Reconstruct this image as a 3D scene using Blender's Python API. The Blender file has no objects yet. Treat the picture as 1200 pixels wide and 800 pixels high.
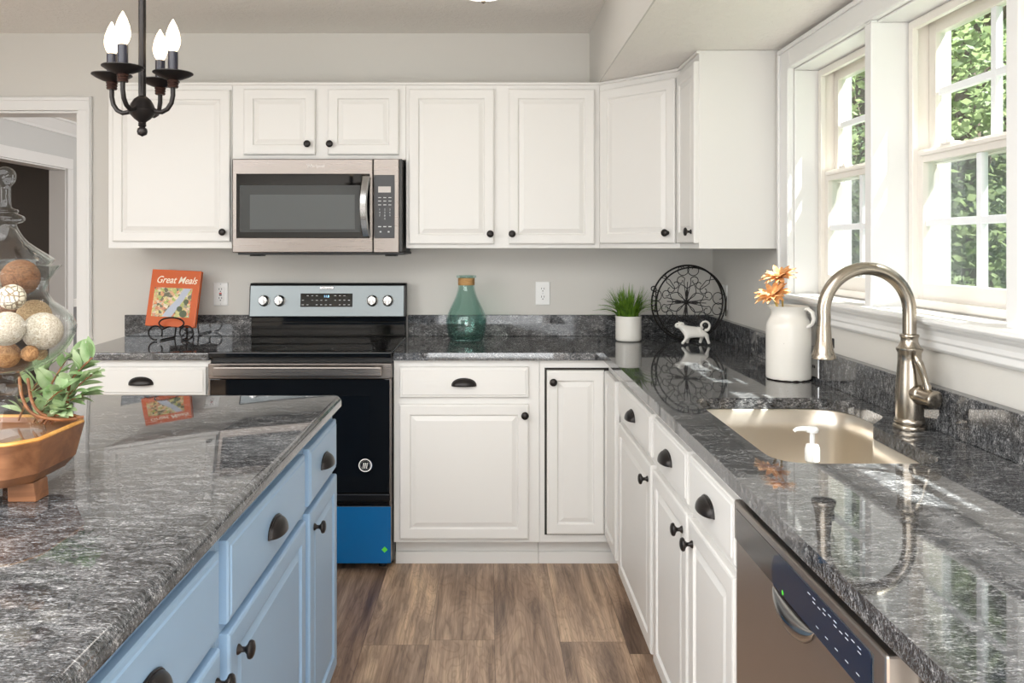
import bpy, bmesh, math, random
from mathutils import Vector, Matrix, noise as mnoise
PI = math.pi
random.seed(7)
scn = bpy.context.scene
COL = scn.collection

# ------------------------------------------------------------------ camera (metres; y is distance into the room)
CAMZ = 1.36
FPX = 938.0
cam_d = bpy.data.cameras.new('camera')
cam_d.sensor_width = 36.0
cam_d.lens = 36.0 * FPX / 1200.0
cam_d.shift_x = 27 / 1200.0
cam_d.shift_y = -112 / 1200.0
cam_d.clip_start = 0.05
cam = bpy.data.objects.new('camera', cam_d)
COL.objects.link(cam)
cam.location = (0, 0, CAMZ)
cam.rotation_euler = (PI / 2, 0, 0)
scn.camera = cam

# ------------------------------------------------------------------ world, sun, fill lights, exposure
w = bpy.data.worlds.new('sky')
scn.world = w
w.use_nodes = True
nt = w.node_tree
bgn = nt.nodes['Background']
sky = nt.nodes.new('ShaderNodeTexSky')
sky.sky_type = 'NISHITA'
sky.sun_disc = False
sky.sun_elevation = math.radians(60)
sky.sun_rotation = math.radians(115)
sky.air_density = 1.0
sky.dust_density = 3.0
nt.links.new(sky.outputs[0], bgn.inputs[0])
bgn.inputs[1].default_value = 0.11

def lamp(name, kind, loc, energy, color=(1, 1, 1), direction=None, **kw):
    l = bpy.data.lights.new(name, kind)
    l.energy = energy
    l.color = color
    for k, v in kw.items():
        setattr(l, k, v)
    o = bpy.data.objects.new(name, l)
    COL.objects.link(o)
    o.location = loc
    if direction is not None:
        o.rotation_euler = Vector(direction).to_track_quat('-Z', 'Y').to_euler()
    return o

lamp('sun', 'SUN', (6, -2, 8), 38.0, (1.0, 0.97, 0.93), (-1, 0.47, -1.93), angle=0.009)
# added fill lights with no visible source, for the kitchen and the rooms beyond
lamp('rear_fill', 'AREA', (0.1, -2.40, 1.0), 100, (0.93, 0.97, 1.0), (-0.05, 1, 0.22), shape='RECTANGLE', size=2.0, size_y=1.8)  # added fill from behind the camera, tilted up to brighten the soffit underside
lamp('left_fill', 'AREA', (-3.05, 0.3, 1.5), 70, (0.93, 0.97, 1.0), (1, 0.25, 0.0), shape='RECTANGLE', size=2.2, size_y=1.4)  # added soft fill from the left; no window is modelled here
lamp('overhead_fill', 'AREA', (-1.1, -0.55, 2.39), 250, (0.95, 0.98, 1.0), (0, 0.0, -1.0), shape='RECTANGLE', size=3.8, size_y=3.4)  # broad added fill below the ceiling, not a light fitting; evens out the room
lamp('dining_fill', 'AREA', (-0.4, 6.2, 1.5), 70, (1, 1, 1), (-1, 0.0, 0.0), shape='RECTANGLE', size=1.6, size_y=1.4)  # unseen area light put in to brighten the dining room
lamp('far_room_fill', 'AREA', (-5.6, 6.0, 2.38), 30, (1, 0.95, 0.9), (0, 0.0, -1.0), shape='RECTANGLE', size=1.0, size_y=1.0)  # added so that the dark room does not render black
scn.view_settings.view_transform = 'Standard'
scn.view_settings.look = 'None'
scn.view_settings.gamma = 1
scn.view_settings.use_curve_mapping = False
scn.view_settings.exposure = -0.48

# ------------------------------------------------------------------ materials
def srgb(r, g, b):
    f = lambda c: (c / 255 / 12.92) if c / 255 <= 0.04045 else ((c / 255 + 0.055) / 1.055) ** 2.4
    return (f(r), f(g), f(b), 1)

def mat(name, color, rough=0.5, metal=0.0, **kw):
    m = bpy.data.materials.new(name)
    m.use_nodes = True
    b = m.node_tree.nodes['Principled BSDF']
    b.inputs['Base Color'].default_value = color
    b.inputs['Roughness'].default_value = rough
    b.inputs['Metallic'].default_value = metal
    for k, v in kw.items():
        b.inputs[k.replace('_', ' ')].default_value = v
    return m

def N(m, kind, **props):
    n = m.node_tree.nodes.new(kind)
    for k, v in props.items():
        setattr(n, k, v)
    return n

def L(m, a, b):
    m.node_tree.links.new(a, b)

def coords(m, scale=(1, 1, 1), rot=(0, 0, 0), which='Object'):
    tc = N(m, 'ShaderNodeTexCoord')
    mp = N(m, 'ShaderNodeMapping')
    mp.inputs['Scale'].default_value = scale
    mp.inputs['Rotation'].default_value = rot
    L(m, tc.outputs[which], mp.inputs['Vector'])
    return mp.outputs['Vector']

def noise(m, vec, scale, detail=2, rough=0.5, dist=0.0):
    n = N(m, 'ShaderNodeTexNoise')
    n.inputs['Scale'].default_value = scale
    n.inputs['Detail'].default_value = detail
    n.inputs['Roughness'].default_value = rough
    n.inputs['Distortion'].default_value = dist
    L(m, vec, n.inputs['Vector'])
    return n.outputs['Fac']

def ramp(m, fac, stops):
    r = N(m, 'ShaderNodeValToRGB')
    els = r.color_ramp.elements
    while len(els) < len(stops):
        els.new(0.5)
    for e, (p, c) in zip(els, stops):
        e.position = p
        e.color = c
    L(m, fac, r.inputs['Fac'])
    return r.outputs['Color']

def bsdf(m):
    return m.node_tree.nodes['Principled BSDF']

def bump(m, height, strength=0.2, dist=0.01):
    b = N(m, 'ShaderNodeBump')
    b.inputs['Strength'].default_value = strength
    b.inputs['Distance'].default_value = dist
    L(m, height, b.inputs['Height'])
    L(m, b.outputs['Normal'], bsdf(m).inputs['Normal'])

def mixcol(m, fac, a, b, blend='MIX'):
    x = N(m, 'ShaderNodeMix', data_type='RGBA', blend_type=blend)
    if isinstance(fac, (int, float)):
        x.inputs[0].default_value = fac
    else:
        L(m, fac, x.inputs[0])
    for i, v in ((6, a), (7, b)):
        if isinstance(v, tuple):
            x.inputs[i].default_value = v
        else:
            L(m, v, x.inputs[i])
    return x.outputs[2]

def math_n(m, op, a, b=None):
    n = N(m, 'ShaderNodeMath', operation=op)
    for i, v in enumerate((a, b)):
        if v is None:
            continue
        if isinstance(v, (int, float)):
            n.inputs[i].default_value = v
        else:
            L(m, v, n.inputs[i])
    return n.outputs[0]

M = {}
def wallmat(name, c, rough=0.7):
    m = mat(name, c, rough)
    bump(m, noise(m, coords(m), 220, 2), 0.06, 0.003)
    return m
M['wall'] = wallmat('greige_paint', srgb(212, 209, 203))
M['hallwall'] = wallmat('pale_grey_paint', srgb(205, 205, 203))
M['wainscot'] = wallmat('slate_grey_paint', srgb(128, 128, 130))
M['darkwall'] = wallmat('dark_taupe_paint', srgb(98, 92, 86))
def ceilmat():
    m = mat('textured_ceiling_paint', srgb(240, 236, 230), 0.9)
    v = coords(m)
    n = noise(m, v, 38, 4, 0.65, 0.4)
    bump(m, ramp(m, n, [(0.42, (0, 0, 0, 1)), (0.62, (1, 1, 1, 1))]), 0.35, 0.006)
    return m
M['ceiling'] = ceilmat()
M['trim'] = mat('white_trim_gloss', srgb(232, 231, 229), 0.32)
M['vinyl'] = mat('window_vinyl', srgb(232, 226, 218), 0.38)
M['vinyl_ext'] = mat('exterior_white_vinyl', srgb(240, 242, 245), 0.5)
M['cab'] = mat('white_cabinet_paint', srgb(228, 226, 222), 0.36)
M['cabin'] = mat('cabinet_shadow_gap', srgb(40, 36, 32), 0.7)
M['blue'] = mat('blue_cabinet_paint', srgb(150, 180, 209), 0.38)
M['black_iron'] = mat('black_iron', srgb(34, 31, 30), 0.42, 0.6)
M['bronze'] = mat('dark_bronze', srgb(38, 34, 33), 0.33, 0.5)
M['blackp'] = mat('black_plastic', srgb(16, 16, 17), 0.4)
M['blackglass'] = mat('black_glass', srgb(7, 7, 9), 0.04)
M['whitep'] = mat('white_plastic', srgb(238, 238, 236), 0.35)
M['ink'] = mat('black_ink', srgb(20, 20, 20), 0.5)
M['redp'] = mat('red_plastic', srgb(190, 40, 40), 0.4)
M['printw'] = mat('pale_print', srgb(205, 207, 208), 0.5)
M['ceramic'] = mat('white_ceramic', srgb(238, 235, 228), 0.15)
M['chrome'] = mat('polished_chrome', srgb(172, 172, 172), 0.18, 1.0)

def steel(name, c, axis, rough=0.28):
    m = mat(name, c, rough, 1.0)
    s = [260, 260, 260]
    s[axis] = 3
    n = noise(m, coords(m, tuple(s)), 1.0, 3)
    r = N(m, 'ShaderNodeMapRange')
    r.inputs[3].default_value = rough - 0.06
    r.inputs[4].default_value = rough + 0.08
    L(m, n, r.inputs[0])
    L(m, r.outputs[0], bsdf(m).inputs['Roughness'])
    return m
M['steel'] = steel('brushed_stainless', srgb(136, 129, 124), 0)
M['steel_cool'] = steel('brushed_stainless_cool', srgb(116, 122, 124), 0, 0.34)
M['steel_dw'] = steel('brushed_stainless_dark', srgb(196, 188, 181), 1, 0.3)
M['steel_sink'] = mat('sink_stainless', srgb(226, 218, 206), 0.3, 1.0)
M['nickel'] = mat('brushed_nickel', srgb(172, 163, 150), 0.24, 1.0)

def granite(name='grey_granite', rz=0.0):
    m = mat(name, (0.05, 0.05, 0.05, 1), 0.035)
    b = bsdf(m)
    b.inputs['IOR'].default_value = 1.78
    v = coords(m, (75, 230, 150), (0, 0, rz))
    v2 = coords(m, (16, 48, 30), (0, 0, rz))
    v3 = coords(m, (1, 1, 1))
    n1 = noise(m, v, 1.0, 6, 0.72, 1.6)
    n2 = noise(m, v2, 1.0, 4, 0.6, 1.0)
    n3 = noise(m, v3, 330, 3, 0.7)
    f = math_n(m, 'ADD', math_n(m, 'MULTIPLY', n1, 0.6), math_n(m, 'MULTIPLY', n2, 0.24))
    f = math_n(m, 'ADD', f, math_n(m, 'MULTIPLY', n3, 0.18))
    c = ramp(m, f, [(0.40, srgb(19, 20, 22)), (0.49, srgb(56, 57, 59)), (0.56, srgb(108, 108, 110)), (0.66, srgb(205, 204, 202))])
    L(m, c, b.inputs['Base Color'])
    return m
M['granite'] = granite('grey_granite', 0.12)
M['granite_up'] = granite('grey_granite_upstand', 0.12)
bsdf(M['granite_up']).inputs['IOR'].default_value = 1.48

def floor_mat():
    m = mat('oak_vinyl_plank', (0.3, 0.2, 0.15, 1), 0.38)
    tc = N(m, 'ShaderNodeTexCoord')
    sx = N(m, 'ShaderNodeSeparateXYZ')
    L(m, tc.outputs['Object'], sx.inputs[0])
    X = math_n(m, 'DIVIDE', math_n(m, 'ADD', sx.outputs[0], 10 * 0.225 - 0.02), 0.225)
    ci = math_n(m, 'FLOOR', X)
    fx = math_n(m, 'FRACT', X)
    wn = N(m, 'ShaderNodeTexWhiteNoise', noise_dimensions='1D')
    L(m, ci, wn.inputs['W'])
    Y = math_n(m, 'ADD', math_n(m, 'DIVIDE', sx.outputs[1], 1.22), math_n(m, 'MULTIPLY', wn.outputs['Value'], 7.3))
    ri = math_n(m, 'FLOOR', Y)
    fy = math_n(m, 'FRACT', Y)
    cid = N(m, 'ShaderNodeCombineXYZ')
    L(m, ci, cid.inputs[0]); L(m, ri, cid.inputs[1])
    wn2 = N(m, 'ShaderNodeTexWhiteNoise', noise_dimensions='3D')
    L(m, cid.outputs[0], wn2.inputs['Vector'])
    # grain coordinates shifted per plank
    off = N(m, 'ShaderNodeVectorMath', operation='MULTIPLY')
    L(m, wn2.outputs['Color'], off.inputs[0]); off.inputs[1].default_value = (9, 9, 9)
    add = N(m, 'ShaderNodeVectorMath', operation='ADD')
    L(m, tc.outputs['Object'], add.inputs[0]); L(m, off.outputs[0], add.inputs[1])
    mp = N(m, 'ShaderNodeMapping'); mp.inputs['Scale'].default_value = (22, 1.6, 1)
    L(m, add.outputs[0], mp.inputs['Vector'])
    mp2 = N(m, 'ShaderNodeMapping'); mp2.inputs['Scale'].default_value = (150, 5, 1)
    L(m, add.outputs[0], mp2.inputs['Vector'])
    mp3 = N(m, 'ShaderNodeMapping'); mp3.inputs['Scale'].default_value = (5, 0.9, 1)
    L(m, add.outputs[0], mp3.inputs['Vector'])
    big = noise(m, mp3.outputs[0], 1.3, 3, 0.5, 0.8)
    med = noise(m, mp.outputs[0], 1.0, 4, 0.6, 1.4)
    fine = noise(m, mp2.outputs[0], 1.0, 3, 0.7, 0.6)
    # cathedral rings
    rings = math_n(m, 'SINE', math_n(m, 'MULTIPLY', big, 150.0))
    rings = math_n(m, 'MULTIPLY', math_n(m, 'ADD', rings, 1.0), 0.5)
    base = ramp(m, big, [(0.3, srgb(164, 146, 134)), (0.5, srgb(222, 200, 180)), (0.70, srgb(255, 236, 212))])
    tint = mixcol(m, wn2.outputs['Value'], srgb(196, 184, 178), srgb(255, 244, 230))
    c = mixcol(m, 1.0, base, tint, 'MULTIPLY')
    g1 = ramp(m, med, [(0.33, (0.46, 0.43, 0.42, 1)), (0.58, (1, 1, 1, 1))])
    c = mixcol(m, 0.9, c, g1, 'MULTIPLY')
    g2 = ramp(m, fine, [(0.35, (0.62, 0.58, 0.55, 1)), (0.6, (1.0, 1.0, 1.0, 1))])
    c = mixcol(m, 0.75, c, g2, 'MULTIPLY')
    g3 = ramp(m, rings, [(0.0, (0.7, 0.66, 0.62, 1)), (0.35, (1, 1, 1, 1))])
    c = mixcol(m, 0.55, c, g3, 'MULTIPLY')
    ex = math_n(m, 'MINIMUM', fx, math_n(m, 'SUBTRACT', 1.0, fx))
    ey = math_n(m, 'MINIMUM', fy, math_n(m, 'SUBTRACT', 1.0, fy))
    e1 = math_n(m, 'LESS_THAN', ex, 0.0055)
    e2 = math_n(m, 'LESS_THAN', ey, 0.001)
    seam = math_n(m, 'MAXIMUM', e1, e2)
    c = mixcol(m, math_n(m, 'MULTIPLY', seam, 0.55), c, srgb(60, 45, 36))
    L(m, c, bsdf(m).inputs['Base Color'])
    bump(m, fine, 0.08, 0.002)
    return m
M['floor'] = floor_mat()

def thin_glass(name, tint=(1, 1, 1, 1), edge=(0.75, 0.82, 0.8, 1), refl=0.9, ior=1.45, gloss_rough=0.0):
    """thin walled clear glass: see-through with a Fresnel reflection"""
    m = bpy.data.materials.new(name)
    m.use_nodes = True
    t = m.node_tree
    t.nodes.clear()
    out = t.nodes.new('ShaderNodeOutputMaterial')
    tr = t.nodes.new('ShaderNodeBsdfTransparent')
    gl = t.nodes.new('ShaderNodeBsdfGlossy')
    gl.inputs['Roughness'].default_value = gloss_rough
    gl.inputs['Color'].default_value = (refl, refl, refl, 1)
    # Schlick reflectance that is the same from either side of the thin wall
    f0 = ((ior - 1) / (ior + 1)) ** 2
    lf = t.nodes.new('ShaderNodeLayerWeight'); lf.inputs['Blend'].default_value = 0.5
    pw = t.nodes.new('ShaderNodeMath'); pw.operation = 'POWER'; pw.inputs[1].default_value = 5.0
    fr = t.nodes.new('ShaderNodeMath'); fr.operation = 'MULTIPLY_ADD'; fr.inputs[1].default_value = 1 - f0; fr.inputs[2].default_value = f0
    t.links.new(lf.outputs['Facing'], pw.inputs[0]); t.links.new(pw.outputs[0], fr.inputs[0])
    lw = t.nodes.new('ShaderNodeLayerWeight')
    lw.inputs['Blend'].default_value = 0.35
    rp = t.nodes.new('ShaderNodeValToRGB')
    rp.color_ramp.elements[0].color = tint
    rp.color_ramp.elements[0].position = 0.4
    rp.color_ramp.elements[1].color = edge
    rp.color_ramp.elements[1].position = 0.9
    t.links.new(lw.outputs['Facing'], rp.inputs['Fac'])
    t.links.new(rp.outputs['Color'], tr.inputs['Color'])
    mx = t.nodes.new('ShaderNodeMixShader')
    t.links.new(fr.outputs[0], mx.inputs[0])
    t.links.new(tr.outputs[0], mx.inputs[1])
    t.links.new(gl.outputs[0], mx.inputs[2])
    t.links.new(mx.outputs[0], out.inputs[0])
    return m
M['pane'] = thin_glass('window_glass', (0.94, 0.97, 0.96, 1), (0.9, 0.95, 0.94, 1), 1.0, 1.35)
M['jarglass'] = thin_glass('clear_jar_glass', (0.985, 0.99, 0.988, 1), (0.74, 0.81, 0.78, 1), 1.0, 1.42)
M['tealglass'] = thin_glass('teal_bottle_glass', (0.80, 0.90, 0.875, 1), (0.42, 0.62, 0.58, 1), 1.0, 1.5)
M['soapglass'] = thin_glass('clear_soap_plastic', (0.9, 0.94, 0.96, 1), (0.6, 0.68, 0.72, 1), 1.0, 1.4)
def screen_mat():
    m = bpy.data.materials.new('insect_screen_mesh')
    m.use_nodes = True
    t = m.node_tree
    t.nodes.clear()
    out = t.nodes.new('ShaderNodeOutputMaterial')
    tr = t.nodes.new('ShaderNodeBsdfTransparent')
    df = t.nodes.new('ShaderNodeBsdfDiffuse')
    df.inputs['Color'].default_value = srgb(110, 116, 118)
    mx = t.nodes.new('ShaderNodeMixShader')
    mx.inputs[0].default_value = 0.30
    t.links.new(tr.outputs[0], mx.inputs[1]); t.links.new(df.outputs[0], mx.inputs[2])
    t.links.new(mx.outputs[0], out.inputs[0])
    return m
M['screen'] = screen_mat()

def emis(name, color, s):
    m = mat(name, color, 0.3)
    bsdf(m).inputs['Emission Color'].default_value = color
    bsdf(m).inputs['Emission Strength'].default_value = s
    return m
M['bulb'] = emis('lit_frosted_bulb', (1.0, 0.80, 0.56, 1), 4.5)
M['dome'] = emis('lit_dome_glass', (1.0, 0.95, 0.88, 1), 5.0)
M['led'] = emis('blue_display_digits', (0.35, 0.7, 1.0, 1), 1.6)
M['lcd'] = mat('pale_lcd', srgb(196, 190, 186), 0.3)
M['bluefilm'] = mat('blue_protective_film', srgb(10, 98, 158), 0.22)
M['navyfilm'] = mat('navy_protective_film', srgb(8, 32, 56), 0.12)
M['green'] = mat('green_sticker', srgb(90, 220, 60), 0.5)

def wood(name, c1, c2, rough=0.35, sc=(6, 30, 30)):
    m = mat(name, c1, rough)
    n = noise(m, coords(m, sc), 1.0, 4, 0.6, 1.0)
    L(m, ramp(m, n, [(0.3, c1), (0.7, c2)]), bsdf(m).inputs['Base Color'])
    bump(m, n, 0.05, 0.002)
    return m
M['traywood'] = wood('red_brown_wood', srgb(108, 68, 44), srgb(160, 110, 76), 0.3, (4, 14, 22))
M['trayrim'] = wood('honey_wood', srgb(190, 128, 58), srgb(226, 170, 92), 0.4)
M['bark'] = wood('tree_bark', srgb(70, 58, 48), srgb(110, 96, 80), 0.9, (10, 10, 3))
M['rattan'] = wood('brown_rattan', srgb(110, 66, 38), srgb(170, 112, 70), 0.5, (40, 40, 40))
M['rope'] = wood('tan_twine', srgb(168, 124, 74), srgb(214, 172, 116), 0.8, (20, 20, 260))

def leafmat(name, a, b, rough=0.5, trans=0.0, sc=9):
    m = mat(name, a, rough)
    n = noise(m, coords(m), sc, 3)
    L(m, ramp(m, n, [(0.35, a), (0.65, b)]), bsdf(m).inputs['Base Color'])
    if trans:
        p = bsdf(m)
        t = m.node_tree
        tl = t.nodes.new('ShaderNodeBsdfTranslucent')
        tl.inputs['Color'].default_value = b
        mx = t.nodes.new('ShaderNodeMixShader')
        mx.inputs[0].default_value = trans
        t.links.new(p.outputs[0], mx.inputs[1]); t.links.new(tl.outputs[0], mx.inputs[2])
        t.links.new(mx.outputs[0], t.nodes['Material Output'].inputs[0])
    return m
M['leaf'] = leafmat('tree_leaf', srgb(96, 120, 78), srgb(156, 174, 122), 0.6, 0.4, 1.2)
M['leaf2'] = leafmat('dark_tree_leaf', srgb(74, 98, 70), srgb(120, 144, 104), 0.6, 0.4, 1.2)
M['sprig'] = leafmat('grey_green_leaf', srgb(122, 158, 98), srgb(204, 220, 180), 0.45, 0.2, 22)
M['grass'] = leafmat('grass_blade', srgb(58, 98, 26), srgb(122, 160, 52), 0.45, 0.2, 40)
M['lawn'] = leafmat('lawn', srgb(50, 70, 38), srgb(84, 104, 62), 0.9, 0, 3)
M['petal'] = leafmat('peach_petal', srgb(206, 140, 80), srgb(232, 186, 134), 0.6, 0.2, 60)
M['petalc'] = mat('brown_flower_centre', srgb(150, 92, 46), 0.8)
M['stemg'] = mat('yellow_green_stem', srgb(176, 150, 76), 0.6)

# ------------------------------------------------------------------ mesh builder
class MB:
    def __init__(s):
        s.bm = bmesh.new()
    def box(s, x0, x1, y0, y1, z0, z1):
        v = [s.bm.verts.new(p) for p in ((x0, y0, z0), (x1, y0, z0), (x1, y1, z0), (x0, y1, z0), (x0, y0, z1), (x1, y0, z1), (x1, y1, z1), (x0, y1, z1))]
        for f in ((0, 3, 2, 1), (4, 5, 6, 7), (0, 1, 5, 4), (1, 2, 6, 5), (2, 3, 7, 6), (3, 0, 4, 7)):
            s.bm.faces.new([v[i] for i in f])
        return s
    def loft(s, rings, cap0=True, cap1=True, closed=True):
        vs = [[s.bm.verts.new(p) for p in r] for r in rings]
        n = len(vs[0])
        rng = n if closed else n - 1
        for a, b in zip(vs[:-1], vs[1:]):
            for i in range(rng):
                j = (i + 1) % n
                s.bm.faces.new((a[i], a[j], b[j], b[i]))
        if cap0 and closed:
            s.bm.faces.new(list(reversed(vs[0])))
        if cap1 and closed:
            s.bm.faces.new(vs[-1])
        return s
    def lathe(s, prof, c=(0, 0, 0), axis='z', seg=32, cap0=False, cap1=False, sx=1.0, sy=1.0):
        rings = []
        for r, h in prof:
            ring = []
            for i in range(seg):
                a = 2 * PI * i / seg
                p, q = max(r, 1e-5) * math.cos(a) * sx, max(r, 1e-5) * math.sin(a) * sy
                if axis == 'z': v = (c[0] + p, c[1] + q, c[2] + h)
                elif axis == 'y': v = (c[0] + p, c[1] + h, c[2] + q)
                else: v = (c[0] + h, c[1] + p, c[2] + q)
                ring.append(v)
            rings.append(ring)
        return s.loft(rings, cap0, cap1)
    def tube(s, pts, r, seg=10, caps=True, closed=False, flat=1.0):
        pts = [Vector(p) for p in pts]
        n = len(pts)
        rs = r if isinstance(r, (list, tuple)) else [r] * n
        rings = []
        up = None
        for i, p in enumerate(pts):
            if closed:
                t = pts[(i + 1) % n] - pts[i - 1]
            else:
                t = pts[min(i + 1, n - 1)] - pts[max(i - 1, 0)]
            if t.length < 1e-9: t = Vector((0, 0, 1))
            t.normalize()
            if up is None:
                up = Vector((0, 0, 1)) if abs(t.z) < 0.9 else Vector((1, 0, 0))
            u = (up - t * up.dot(t))
            if u.length < 1e-6: u = t.orthogonal()
            u.normalize()
            up = u
            v = t.cross(u)
            rings.append([p + (u * math.cos(2 * PI * k / seg) * flat + v * math.sin(2 * PI * k / seg)) * rs[i] for k in range(seg)])
        if closed:
            rings.append(rings[0])
            return s.loft(rings, False, False)
        return s.loft(rings, caps, caps)
    def sphere(s, c, r, seg=20, sz=1.0):
        prof = []
        k = seg // 2
        for i in range(k + 1):
            a = -PI / 2 + PI * i / k
            prof.append((r * math.cos(a), r * math.sin(a) * sz))
        return s.lathe(prof, c, seg=seg)
    def prism(s, poly, z0, z1):
        return s.loft([[(x, y, z0) for x, y in poly], [(x, y, z1) for x, y in poly]])
    def panel(s, x0, x1, z0, z1, prof, y=0.0):
        """stack of inset rectangles: prof = [(inset, depth towards the viewer)]"""
        rings = []
        for ins, d in prof:
            rings.append([(x0 + ins, y - d, z0 + ins), (x1 - ins, y - d, z0 + ins), (x1 - ins, y - d, z1 - ins), (x0 + ins, y - d, z1 - ins)])
        return s.loft(rings)
    def quad(s, *p):
        s.bm.faces.new([s.bm.verts.new(q) for q in p])
        return s
    def build(s, name, material, parent=None, loc=None, smooth=False, bevel=0.0, seg=2, solid=0.0, subsurf=0, weld=False):
        if weld:
            bmesh.ops.remove_doubles(s.bm, verts=s.bm.verts, dist=1e-6)
        bmesh.ops.recalc_face_normals(s.bm, faces=s.bm.faces)
        me = bpy.data.meshes.new(name)
        s.bm.to_mesh(me)
        s.bm.free()
        me.materials.append(material)
        if smooth:
            for p in me.polygons: p.use_smooth = True
            try:
                me.set_sharp_from_angle(angle=math.radians(smooth if smooth is not True else 40))
            except Exception:
                pass
        o = bpy.data.objects.new(name, me)
        COL.objects.link(o)
        if parent: o.parent = parent
        if loc: o.location = loc
        if solid:
            md = o.modifiers.new('wall', 'SOLIDIFY'); md.thickness = solid; md.offset = 0
        if bevel:
            md = o.modifiers.new('edge', 'BEVEL'); md.width = bevel; md.segments = seg; md.limit_method = 'ANGLE'
            md.angle_limit = math.radians(40)
        if subsurf:
            md = o.modifiers.new('sub', 'SUBSURF'); md.levels = subsurf; md.render_levels = subsurf
        return o

def tag(o, label, cat, group=None):
    o['label'] = label
    o['category'] = cat
    if group: o['group'] = group
    return o
def thing(name, label, cat, loc=(0, 0, 0), rz=0.0, group=None):
    o = bpy.data.objects.new(name, None)
    COL.objects.link(o)
    o.empty_display_size = 0.05
    o.location = loc
    o.rotation_euler = (0, 0, rz)
    return tag(o, label, cat, group)
def struct(o):
    o['kind'] = 'structure'
    return o
def sroot(name, loc=(0, 0, 0)):
    o = bpy.data.objects.new(name, None)
    COL.objects.link(o)
    o.location = loc
    o['kind'] = 'structure'
    return o
def text(name, body, size, material, parent, loc, rot, shear=0.0, align='CENTER', extrude=0.0004, bold=0.0, label=None, sx=1.0):
    cu = bpy.data.curves.new(name, 'FONT')
    cu.body = body
    cu.size = size
    cu.shear = shear
    cu.align_x = align
    cu.align_y = 'CENTER'
    cu.extrude = extrude
    cu.offset = bold
    tmp = bpy.data.objects.new(name, cu)
    COL.objects.link(tmp)
    dg = bpy.context.evaluated_depsgraph_get()
    me = bpy.data.meshes.new_from_object(tmp.evaluated_get(dg))
    bpy.data.objects.remove(tmp)
    me.materials.clear()
    me.materials.append(material)
    o = bpy.data.objects.new(name, me)
    COL.objects.link(o)
    o.parent = parent
    o.location = loc
    o.rotation_euler = rot
    o.scale = (sx, 1, 1)
    return o
def round_poly(pts, radii, seg=8):
    out = []
    n = len(pts)
    for i in range(n):
        p = Vector(pts[i]); a = Vector(pts[i - 1]); b = Vector(pts[(i + 1) % n])
        r = radii[i] if isinstance(radii, (list, tuple)) else radii
        da = (a - p).normalized(); db = (b - p).normalized()
        ang = da.angle(db)
        if r <= 0 or abs(ang - PI) < 0.01:
            out.append((p.x, p.y)); continue
        t = min(r / math.tan(ang / 2), 0.49 * (a - p).length, 0.49 * (b - p).length)
        p0 = p + da * t; p2 = p + db * t
        for k in range(seg + 1):
            u = k / seg
            q = p0 * (1 - u) ** 2 + p * 2 * u * (1 - u) + p2 * u ** 2
            out.append((q.x, q.y))
    return out

# key dimensions
D = 3.975           # back wall
WX = 1.111          # right wall
CEIL = 2.415
SOF = 2.105         # underside of soffit
CT = 0.914          # worktop height
SL = 0.032          # slab thickness
REAR = -2.5
LX = -3.2

# ------------------------------------------------------------------ room shell
struct(MB().box(-8, 1.30, REAR - 0.15, 8.0, -0.06, 0).build('floor', M['floor']))
struct(MB().box(-8, WX + 0.2, REAR - 0.15, 8.0, CEIL, CEIL + 0.1).build('ceiling', M['ceiling']))
m_ = MB()
m_.box(0.506, WX, REAR, D, SOF, CEIL)
struct(m_.build('ceiling_soffit', M['ceiling']))
struct(MB().box(0.500, 0.506, REAR, D, SOF, CEIL).build('trim_soffit_side', M['wall']))
OPX0, OPX1, OPZ = -3.05, -2.035, 2.03     # doorway opening in the back wall
m_ = MB()
m_.box(OPX1, WX + 0.2, D, D + 0.12, 0, CEIL)
m_.box(LX - 0.12, OPX0, D, D + 0.12, 0, CEIL)
m_.box(OPX0, OPX1, D, D + 0.12, OPZ, CEIL)
struct(m_.build('wall_back', M['wall']))
struct(MB().box(LX - 0.12, LX, REAR, D, 0, CEIL).build('wall_left', M['wall']))
m_ = MB()
m_.box(LX - 0.12, WX + 0.2, REAR - 0.12, REAR, 0, CEIL)
struct(m_.build('wall_rear', M['wall']))
# right wall with the triple window opening
WY0, WY1 = 1.075, 2.915   # near, far ends of the opening (distance)
WZ0, WZ1 = 1.165, 2.005
mull = [(1.650, 1.690), (2.285, 2.325)]
m_ = MB()
X0, X1 = WX, WX + 0.17
m_.box(X0, X1, REAR, WY0, 0, CEIL)
m_.box(X0, X1, WY1, D, 0, CEIL)
m_.box(X0, X1, WY0, WY1, 0, WZ0)
m_.box(X0, X1, WY0, WY1, WZ1, CEIL)
struct(m_.build('wall_right', M['wall']))

# doorway casing in the back wall
def molding(mb, path_pts, w_, t, axis_out):
    pass
m_ = MB()
cw = 0.068
for (a, b) in ((OPX1, OPX1 + cw), (OPX0 - cw, OPX0)):
    m_.box(a, b, D - 0.018, D, 0, OPZ)
m_.box(OPX0 - cw, OPX1 + cw, D - 0.018, D, OPZ, OPZ + cw)
m_.box(OPX1 + cw - 0.02, OPX1 + cw - 0.004, D - 0.026, D - 0.01, 0, OPZ + cw - 0.0205)
m_.box(OPX0, OPX1 + cw - 0.004, D - 0.026, D - 0.01, OPZ + cw - 0.02, OPZ + cw - 0.004)
m_.box(OPX1 - 0.012, OPX1 - 0.0005, D - 0.004, D + 0.13, 0, OPZ - 0.013)
m_.box(OPX0, OPX1 - 0.0005, D - 0.004, D + 0.13, OPZ - 0.012, OPZ - 0.0005)
struct(m_.build('trim_doorway', M['trim'], bevel=0.003))

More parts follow.
